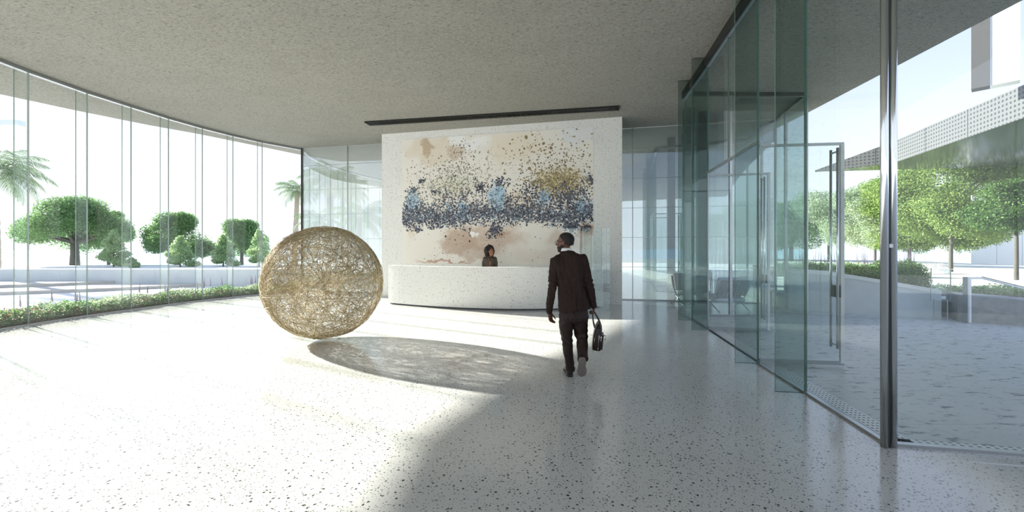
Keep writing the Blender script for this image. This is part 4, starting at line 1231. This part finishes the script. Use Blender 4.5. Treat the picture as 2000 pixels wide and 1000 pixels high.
def palm(px, crown_py, Y, fl, label, r0=.17, seed=1, n=30, group='palms beyond the corner', foot=-.03, leafm='leaf_palm', droop=1.0):
    X = (px-1000)/800*Y; zt = CAMZ+(485-crown_py)/800*Y-foot
    root = empty('palm_tree', (X, Y, foot), 0, label=label, cat='palm', group=group)
    r = random.Random(seed); mb = MB(); pts = []; rad = []
    for i in range(26):
        f = i/25; pts.append((.12*sin(f*2+seed), .1*sin(f*1.5), zt*f-.2*(1-f))); rad.append(r0*(1.15-.35*f)*(1.06 if i % 2 else .97))
    mb.tube(pts, rad, 12); mb.build('trunk', 'palm_bark', root, smooth=True)
    top = Vector(pts[-1]); V = []; F = []
    def quad(a, b, c, d):
        k_ = len(V); V.extend([a, b, c, d]); F.append((k_, k_+1, k_+2, k_+3))
    for q in range(n):
        az = q*2.399+r.uniform(-.2,.2); e0 = 1.25-1.55*(q/n)+r.uniform(-.1,.1); L = fl*r.uniform(.85,1.1)
        p = top.copy(); el = e0; H_ = Vector((cos(az), sin(az), 0)); side = Vector((-sin(az), cos(az), 0)); NS = 22; prev = p
        for i in range(NS):
            f = i/NS; el -= droop*(1.5/NS)*(.6+f); d = H_*cos(el)+Vector((0,0,1))*sin(el); p2 = p+d*(L/NS)
            quad(p-side*.012, p2-side*.010, p2+side*.010, p+side*.012)
            if i > 2:
                ll = L*.30*sin(pi*(.12+.86*f))
                for sgn in (-1, 1):
                    for h in (0, .5):
                        b = p.lerp(p2, h); o_ = (side*sgn*.80+d*.55+Vector((0,0,-.25-.35*f+r.uniform(-.12,.12)))).normalized()
                        wv = d*.018*L*.55; mid = b+o_*ll*.55; tip = b+o_*ll+Vector((0,0,-ll*.22))
                        quad(b-wv*.5, b+wv*.5, mid+wv*.6, mid-wv*.6); quad(mid-wv*.6, mid+wv*.6, tip+wv*.05, tip-wv*.05)
            p = p2
    link('palm_fronds', arr_mesh('fronds', np.array([list(v) for v in V]), np.array(F), leafm), root)
    return root
palm(-16, 335, 19, 2.3, 'tall palm at the left edge of the picture, arching fronds', .2, 2, 34, None, -.5)
palm(577, 372, 31, 1.75, 'palm just left of the dark corner post', .20, 5, 30)
palm(640, 352, 24.5, 1.9, 'thick-trunked palm right of the dark corner post', .22, 7, 30)
palm(671, 362, 29, 1.8, 'slimmer palm between the thick-trunked one and the upright joint', .17, 9, 30)
palm(700, 425, 21.5, 1.7, 'low bushy palm above the right side of the wire ball', .14, 11, 30, leafm='leaf_bright')
palm(612, 432, 22.5, 1.5, 'low arching palm above the top left of the wire ball', .12, 13, 18)
palm(684, 375, 33, 1.7, 'thin palm hidden mostly by the upright joint', .16, 17, 26)

# right side, beyond the plaza
G3 = 'broad trees beyond the plaza'
tree(1857, 522, 21, round_blobs, 4.0, 285, .10, 94500, 0.104, 'leaf_bright', 'largest bright green tree with its trunk right of centre in the right pane', .13, 31, G3, nb=16)
tree(1776, 524, 27, round_blobs, 3.6, 308, .10, 62100, 0.111, 'leaf_bright', 'bright green tree just right of the steel double post', .15, 32, G3, nb=14)
tree(1709, 522, 30, round_blobs, 3.6, 335, .14, 40500, 0.118, 'leaf_grey', 'grey green tree between the door edge and the steel double post', .13, 33, G3, nb=14)
tree(1618, 521, 36, round_blobs, 4.2, 355, .2, 35100, 0.141, 'leaf_grey', 'pale grey green tree seen through the open door', .15, 34, G3, nb=12)
tree(1985, 540, 15.5, round_blobs, 2.0, 335, .38, 35100, 0.089, 'leaf_dark', 'dark leafy tree at the right edge of the picture', .10, 35, G3, nb=14)
tree(1545, 520, 40, umbrella_blobs, 4.3, 398, .30, 38000, 0.150, 'leaf_mid', 'rounded tree right of the second door leaf', .2, 36, G3)
tree(1465, 520, 43, umbrella_blobs, 5.0, 396, .30, 45600, 0.163, 'leaf_mid', 'large rounded tree behind the lounge chairs', .25, 37, G3)
tree(1392, 520, 46, umbrella_blobs, 3.8, 420, .30, 26600, 0.170, 'leaf_mid', 'rounded tree farthest left through the right glass wall', .2, 38, G3)
tree(1935, 520, 34, round_blobs, 4.4, 296, .35, 40500, 0.148, 'leaf_dark', 'tall dark tree behind the canopy', .2, 39, G3, nb=12)

# planting bed along the left glass
def bed(path, width, h, n, size, seed, label, name, mats=('leaf_mid','leaf_grey','leaf_rust'), z=0.0, dist=(.40,.38,.22), spikes=0, cat='planting'):
    root = empty(name, (0,0,z), 0, label=label, cat=cat)
    L = [Vector(p) for p in path]; mb = MB(); nr = []
    for i in range(len(L)):
        d = (L[min(i+1, len(L)-1)]-L[max(i-1, 0)]).normalized(); nr.append(Vector((-d.y, d.x)))
    v = []
    for p, q in zip(L, nr): v += [(p.x, p.y, .05), (p.x+q.x*width, p.y+q.y*width, .05), (p.x+q.x*width, p.y+q.y*width, -.1), (p.x, p.y, -.1)]
    f = []
    for i in range(len(L)-1):
        for j_ in range(4): f.append((i*4+j_, i*4+(j_+1) % 4, (i+1)*4+(j_+1) % 4, (i+1)*4+j_))
    f += [(0,1,2,3)[::-1], tuple((len(L)-1)*4+t for t in range(4))]
    mb.add(v, f).build('soil', 'soil', root)
    r = np.random.RandomState(seed)
    seg = np.array([(b-a).length for a, b in zip(L[:-1], L[1:])]); cum = np.concatenate([[0], np.cumsum(seg)])
    for mi, (mt, fr) in enumerate(zip(mats, dist)):
        m_ = int(n*fr); s = r.rand(m_)*cum[-1]; ii = np.clip(np.searchsorted(cum, s)-1, 0, len(L)-2); t = (s-cum[ii])/seg[ii]
        A = np.array([list(p) for p in L]); Nn = np.array([list(p) for p in nr]); P2 = A[ii]*(1-t)[:, None]+A[ii+1]*t[:, None]; N2 = Nn[ii]*(1-t)[:, None]+Nn[ii+1]*t[:, None]
        w = r.rand(m_)*width; P2 = P2+N2*w[:, None]
        hh = np.array([h*(.62+.55*(noise.noise(Vector((x*1.3, y*1.3, mi))) + .35*noise.noise(Vector((x*5, y*5, mi+3))))) for x, y in P2])
        edge = np.clip(np.minimum(w, width-w)/.15, .45, 1)
        zz = hh*edge*(r.rand(m_)**.45)*(.75 if mt == 'leaf_rust' else 1)
        P = np.column_stack([P2, np.maximum(zz, .04)])
        nn = r.normal(size=(m_, 3))*.6+np.array([0,0,.8]); nn /= np.linalg.norm(nn, axis=1)[:, None]
        tt = np.cross(nn, r.normal(size=(m_, 3))); tt /= np.linalg.norm(tt, axis=1)[:, None]; b = np.cross(nn, tt)
        sz = size*r.uniform(.6,1.4,m_)[:, None]
        V = np.stack([P-tt*sz*.5, P+b*sz*.3, P+tt*sz*.5, P-b*sz*.3], axis=1).reshape(-1, 3)
        link('groundcover', arr_mesh('groundcover', V, np.arange(4*m_).reshape(-1, 4), mt), root, kind='stuff')
    if spikes:
        V = []; F = []
        rr = random.Random(seed)
        for i in range(spikes):
            s = rr.random()*cum[-1]; ii = max(0, min(len(L)-2, int(np.searchsorted(cum, s))-1)); p = L[ii].lerp(L[ii+1], (s-cum[ii])/seg[ii])+nr[ii]*rr.uniform(.3,.9)*width
            hh = h*rr.uniform(1.1,1.6); a = rr.uniform(-.25,.25)
            for q in range(34):
                z_ = hh*(.55+.45*q/34); an = q*2.4; r1 = .024*(1-q/42)
                c = Vector((p.x+a*z_*.3, p.y, z_)); k_ = len(V)
                V += [list(c), list(c+Vector((cos(an)*r1*1.2, sin(an)*r1*1.2, .02))), list(c+Vector((cos(an)*r1*.3, sin(an)*r1*.3, .06)))]; F.append((k_, k_+1, k_+2))
        link('flower_spikes', arr_mesh('spikes', np.array(V), np.array(F), 'leaf_purple'), root, kind='stuff')
bed([(x-.04, y) for x, y in LF[6:]][::1], 1.25, .40, 52000, .055, 4, 'low grey green ground cover growing along the foot of the left glass wall', 'planting_bed', spikes=45)

# low retaining wall and curved steps on the left
rw = empty('retaining_wall', (-20,17.6,0), label='long low pale concrete wall beyond the left glass', cat='wall')
MB().box((0,0,.33), (40,.35,.72)).build('wall_body', 'pale_concrete', rw); MB().box((0,-.0,.70), (40,.38,.03)).build('coping', 'white_plaster', rw)
def steps(pts, z0, z1, yb, name, label):
    P = [(x, y) for x, y in pts]+[(pts[-1][0], yb), (pts[0][0], yb)]
    MB().prism(P, z0, z1).build(name, 'step_stone', None, label=label, cat='step', group='curved stone steps on the left terrace')
c1 = [(-30,11.2), (-24,12.3), (-20,13.3), (-17.3,14.3), (-15.4,15.4), (-14.0,16.6), (-13.2,17.4)]
c2 = [(-30,13.2), (-24,14.0), (-20.5,14.9), (-18.3,16.0), (-16.9,17.4)]
steps(c1, -.03, .10, 17.42, 'stone_step', 'lower and longer curved stone step in front of the low pale wall')
steps(c2, .10, .22, 17.42, 'stone_step', 'upper and shorter curved stone step in front of the low pale wall')
# grey slab edge at the far left
ob = empty('signal_arm', (-37.2,30,-.3), label='pale flat projecting bar at the left edge of the picture', cat='beam')
MB().box((0,0,11.05), (2.6,.5,.38)).build('beam_blade', 'pale_concrete', ob)
MB().tube([(-1.2,0,0), (-1.2,0,11.0)], .14, 12).build('post', 'white_metal', ob, smooth=True)

# plaza edge: sloping planter wall with hedge, stone block, handrail
def ramp_wall(pts, name, mat, label, th=.3, cap=True):
    L = [Vector((p[0], p[1])) for p in pts]; v = []; root = empty(name, (0,0,0), label=label, cat='wall')
    for i, p in enumerate(L):
        d = (L[min(i+1, len(L)-1)]-L[max(i-1, 0)]).normalized(); n = Vector((-d.y, d.x)); h = pts[i][2]
        v += [(p.x, p.y, -.05), (p.x+n.x*th, p.y+n.y*th, -.05), (p.x+n.x*th, p.y+n.y*th, h), (p.x, p.y, h)]
    f = [(0,1,2,3)[::-1]]
    for i in range(len(L)-1):
        for j_ in range(4): f.append((i*4+j_, i*4+(j_+1) % 4, (i+1)*4+(j_+1) % 4, (i+1)*4+j_))
    f.append(tuple((len(L)-1)*4+t for t in range(4)))
    MB().add(v, f).build('wall_body', mat, root)
    cv = []
    for i, p in enumerate(L):
        d = (L[min(i+1, len(L)-1)]-L[max(i-1, 0)]).normalized(); n = Vector((-d.y, d.x)); h = pts[i][2]
        for o_, z in ((-.015, h), (th+.02, h), (th+.02, h+.09), (-.015, h+.09)): cv.append((p.x+n.x*o_, p.y+n.y*o_, z))
    if cap: MB().add(cv, f).build('coping', 'white_plaster', root)
    return root
wallpts = [(7.15,10.6,.98), (7.9,10.2,.93), (8.6,9.85,.80), (9.3,9.55,.66), (9.75,9.30,.56)]
ramp_wall(wallpts, 'planter_wall', 'pale_concrete', 'pale curved sloping planter wall at the far side of the plaza')
ramp_wall([(9.82,9.02,.58), (10.25,8.72,.55), (11.0,8.1,.50), (12.2,7.3,.45)], 'stone_block', 'block_stone', 'rough grey stone block wall behind the white handrail', .9, False)
MB().prism([(7.2,10.8), (9.9,9.7), (10.2,9.7), (13,8.5), (30,8.5), (40,46), (8,46)], -.3, .40).build('lawn', 'lawn', None, label='raised lawn ground behind the planter wall', cat='lawn', kind='structure')
bed([(7.6,10.55), (8.4,10.2), (9.2,9.95), (10.1,9.75)], 1.1, .88, 42000, .05, 14, 'trimmed green hedge behind the pale planter wall', 'hedge', ('leaf_mid','leaf_bright','leaf_dark'), .40, (.4,.25,.35), cat='hedge')
bed([(10.2,10.4), (12.5,9.9), (16,9.6)], 1.0, .35, 15000, .05, 15, 'thin strip of pale grass behind the stone block', 'grass_strip', ('leaf_light','leaf_grey','leaf_mid'), .40, (.4,.4,.2), cat='planting')
bed([(11.2,17.5), (13.6,17.1), (17,16.6)], 1.0, .8, 22000, .07, 16, 'grey green shrubs with purple flower spikes seen past the door edge', 'shrub_bed', ('leaf_grey','leaf_mid','leaf_light'), .40, (.5,.3,.2), spikes=60, cat='planting')
hr = empty('handrail', (9.86,8.86,0), label='white handrail with an upright post and a sloping rail on the plaza', cat='handrail')
MB().box((0,0,.49), (.045,.10,.98)).build('post', 'white_metal', hr)
MB().box((-.04,0,.49), (.035,.10,.98)).build('post_side', 'steel', hr)
a = Vector((0,0,.955)); bq = Vector((.36,.05,.955)); cq = Vector((1.15,-.6,.62))
MB().tube([a, bq], .028, 8, flat=.8).build('rail', 'white_metal', hr)
MB().tube([bq, cq, cq+(cq-bq)], .028, 8, flat=.8).build('rail', 'white_metal', hr)
MB().tube([bq+Vector((0,0,.03)), cq+Vector((0,0,.03)), cq+(cq-bq)+Vector((0,0,.03))], .008, 8).build('rail_grip', 'dark_metal', hr)
gp = empty('glass_balustrade', (9.55,9.10,0), R(-8), label='small clear glass balustrade panel left of the white handrail post', cat='balustrade')
MB().box((-.02,0,.80), (.38,.012,.72)).build('glass_sheet', ['acrylic'], gp)
for xx in (-.21, .17): MB().box((xx,0,.80), (.008,.02,.73)).build('edge_trim', 'steel', gp)
for xx in (-.15, .11): MB().tube([(xx,0,0), (xx,0,.46)], .012, 8).build('leg', 'steel', gp)

# slatted screens
def slat_screen(p, q, z0, z1, n, w, mat, label, name='slat_fence'):
    p = Vector(p); q = Vector(q); root = empty(name, (p.x, p.y, 0), label=label, cat='fence')
    d = q-p; a = math.atan2(d.y, d.x)
    for i in range(n):
        c = d*((i+.5)/n)
        MB().box((0,0,0), (w,.09,z1-z0), M4=Matrix.Translation((c.x, c.y, (z0+z1)/2)) @ Matrix.Rotation(a+.5, 4, 'Z')).build('slat', mat, root)
    MB().wall((0,0), (d.x, d.y), z0-.02, z0+.03, .06).wall((0,0), (d.x, d.y), z1-.05, z1, .06).build('rail', mat, root)
slat_screen((8.6,16.8), (9.6,16.5), 0, 2.7, 9, .035, 'slat_grey', 'dark upright slatted screen beyond the lounge')
slat_screen((6.2,13.7), (8.2,13.4), 0, 2.0, 16, .05, 'pale_slat', 'pale upright slatted screen right of the dark one', 'slat_fence')
bw = empty('pavilion_wall', (35,31,0), label='tall white panelled wall behind the trees at far right', cat='building')
for i in range(14):
    MB().box((0,0,0), (1.40,.12,5.4), M4=Matrix.Translation((.7+1.35*i,-.45*i,2.95)) @ Matrix.Rotation(-.32, 4, 'Z')).build('wall_panel', 'white_plaster', bw)
fb = empty('slat_bench', (19.6,19.5,.4), label='pale slatted bench back below the largest bright green tree', cat='bench')
for i in range(24): MB().box((-.9+.078*i,0,.33), (.03,.02,.34)).build('slat', 'pale_slat', fb)
MB().box((0,.01,.5), (1.9,.03,.03)).box((0,-.22,.22), (1.9,.45,.04)).build('seat', 'pale_slat', fb)
for sx in (-.8, .8): MB().box((sx,-.2,.10), (.05,.4,.2)).build('leg', 'steel', fb)

# canopy of the neighbouring pavilion
def canopy():
    root = empty('canopy', (14.8,20,0), label='wedge-shaped grey canopy with perforated edge jutting over the trees', cat='canopy')
    zb, zt = 5.35, 6.25
    tip = Vector((14.85,20.05)); A = Vector((16.75,17.95)); B_ = Vector((14.55,11.3)); B2 = Vector((14.3,8.0)); F1 = Vector((26,8.0)); F2 = Vector((24.5,18.6))
    o = Vector((14.8,20))
    r2 = lambda p: (p.x-o.x, p.y-o.y)
    # slab with a thin tip
    v = [(*r2(tip), zb), (*r2(A), zb), (*r2(B_), zb), (*r2(B2), zb), (*r2(F1), zb), (*r2(F2), zb), (*r2(tip), zb+.03), (*r2(A), zt), (*r2(B_), zt), (*r2(B2), zt), (*r2(F1), zt), (*r2(F2), zb+.2)]
    f = [(0,1,2,3,4,5)[::-1]] + [(6,7,8,9,10,11)] + [(i, (i+1) % 6, 6+(i+1) % 6, 6+i) for i in range(6)]
    m_ = MB().add(v, f)
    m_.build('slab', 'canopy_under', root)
    # perforated fascia standing just proud of the slab edge
    def panel(P, Q, zp, zq):
        d = (Q-P).normalized(); n = Vector((d.y, -d.x)); 
        if n.dot(-P) < 0: n = -n
        a = P+n*.05-o; b = Q+n*.05-o; a2 = P+n*.02-o; b2 = Q+n*.02-o
        mb = MB().add([(a.x,a.y,zb-.02), (b.x,b.y,zb-.02), (b.x,b.y,zq), (a.x,a.y,zp), (a2.x,a2.y,zb-.02), (b2.x,b2.y,zb-.02), (b2.x,b2.y,zq), (a2.x,a2.y,zp)], [(0,1,2,3), (7,6,5,4), (0,4,5,1), (3,2,6,7), (0,3,7,4), (1,5,6,2)])
        ob_ = mb.build('perforated_fascia', 'perforated_metal', root)
        L_ = (Q-P).length; U = [(0,0), (L_,0), (L_,zq-zb), (0,zp-zb)]*2
        u = ob_.data.uv_layers.new(name='UVMap')
        for l in ob_.data.loops: u.data[l.index].uv = U[l.vertex_index]
    panel(A, B_, zt+.03, zt+.03); panel(B_, B2, zt+.03, zt+.03); panel(tip, A, zb+.06, zt+.03)
    for (px, py) in ((23.5,17.0), (24.0,9.5)):
        MB().tube([(px-o.x, py-o.y, 0), (px-o.x, py-o.y, zb)], .12, 14).build('column', 'steel', root, smooth=True)
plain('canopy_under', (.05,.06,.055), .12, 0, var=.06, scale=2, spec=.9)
canopy()
tw = empty('column_tower', (13.98,11.9,6.3), R(-50), label='tall rectangular tower above the canopy at upper right, its shaded and lit sides coloured grey and white', cat='tower')  # solid column built in place of a column's reflection
MB().box((-.24,0,2.2), (.36,.4,4.4)).build('shaded_side', plain('shaded_side_grey', (.10,.10,.10), .8), tw)  # shaded and lit sides of one column put into two colours
MB().box((.22,.02,2.2), (.54,.4,4.4)).build('lit_side', 'white_plaster', tw)
# ------------------------------------------------------------------ light, sky, camera
EL = R(22.0); az = Vector((.876, -.482)).normalized()
sun_dir = Vector((az.x*cos(EL), az.y*cos(EL), -sin(EL)))
sd_ = bpy.data.lights.new('sun', 'SUN'); sd_.energy = 12; sd_.color = (1.0,.955,.86); sd_.angle = R(.9)
so_ = bpy.data.objects.new('sun', sd_); COL.objects.link(so_)
so_.rotation_euler = sun_dir.to_track_quat('-Z', 'Y').to_euler(); so_.location = (-20,10,15)

w = bpy.data.worlds.new('sky'); SC.world = w; w.use_nodes = True
nt = w.node_tree; nt.nodes.clear(); k = N(nt)
out = k.n('ShaderNodeOutputWorld'); bg = k.n('ShaderNodeBackground')
tc = k.n('ShaderNodeTexCoord').outputs['Generated']
sx = k.n('ShaderNodeSeparateXYZ'); k.l(tc, sx.inputs[0])
col = k.ramp(k.math('MULTIPLY_ADD', sx.outputs[2], .5, .5), [(0, (.62,.64,.63)), (.495, (.86,.88,.90)), (.50, (.90,.92,.95)), (.56, (.84,.88,.96)), (.66, (.62,.70,.93)), (.80, (.48,.60,.90)), (1, (.42,.52,.82))])
mp = k.mapping(tc, (1,1,2.6)); cl = k.noise(mp, 2.2, 7, .58)
low = k.step(sx.outputs[2], .42, .10)
cf = k.math('MULTIPLY', k.step(cl.outputs[0], .50, .62), low)
up = k.step(sx.outputs[2], -.01, .02)
col = k.mix(k.math('MULTIPLY', cf, up), col, (1.0,1.0,1.0,1))
# brighter sky around the sun
dt = k.n('ShaderNodeVectorMath', operation='DOT_PRODUCT'); k.l(tc, dt.inputs[0]); dt.inputs[1].default_value = tuple(-sun_dir)
gl_ = k.math('POWER', k.math('MAXIMUM', dt.outputs['Value'], 0.0), 3.0)
col2 = k.n('ShaderNodeVectorMath', operation='SCALE'); k.l(col, col2.inputs[0]); k.l(k.math('MULTIPLY_ADD', gl_, .12, 1.0), col2.inputs['Scale'])
k.l(col2.outputs[0], bg.inputs[0]); bg.inputs[1].default_value = .92
k.l(bg.outputs[0], out.inputs[0])

cd = bpy.data.cameras.new('camera'); cam = bpy.data.objects.new('camera', cd); COL.objects.link(cam)
cam.location = (0,0,CAMZ); cam.rotation_euler = (pi/2,0,0)
cd.sensor_width = 36; cd.sensor_fit = 'HORIZONTAL'; cd.lens = 14.4; cd.shift_y = -.0075; cd.clip_end = 2000; cd.clip_start = .05
SC.camera = cam
SC.view_settings.view_transform = 'Standard'; SC.view_settings.look = 'None'; SC.view_settings.gamma = 1; SC.view_settings.exposure = .74
SC.view_settings.use_curve_mapping = False
cy = SC.cycles
cy.transparent_max_bounces = 48; cy.max_bounces = 9; cy.diffuse_bounces = 4; cy.glossy_bounces = 5; cy.transmission_bounces = 6
cy.use_denoising = True; cy.sample_clamp_indirect = 6; cy.caustics_reflective = False; cy.caustics_refractive = False
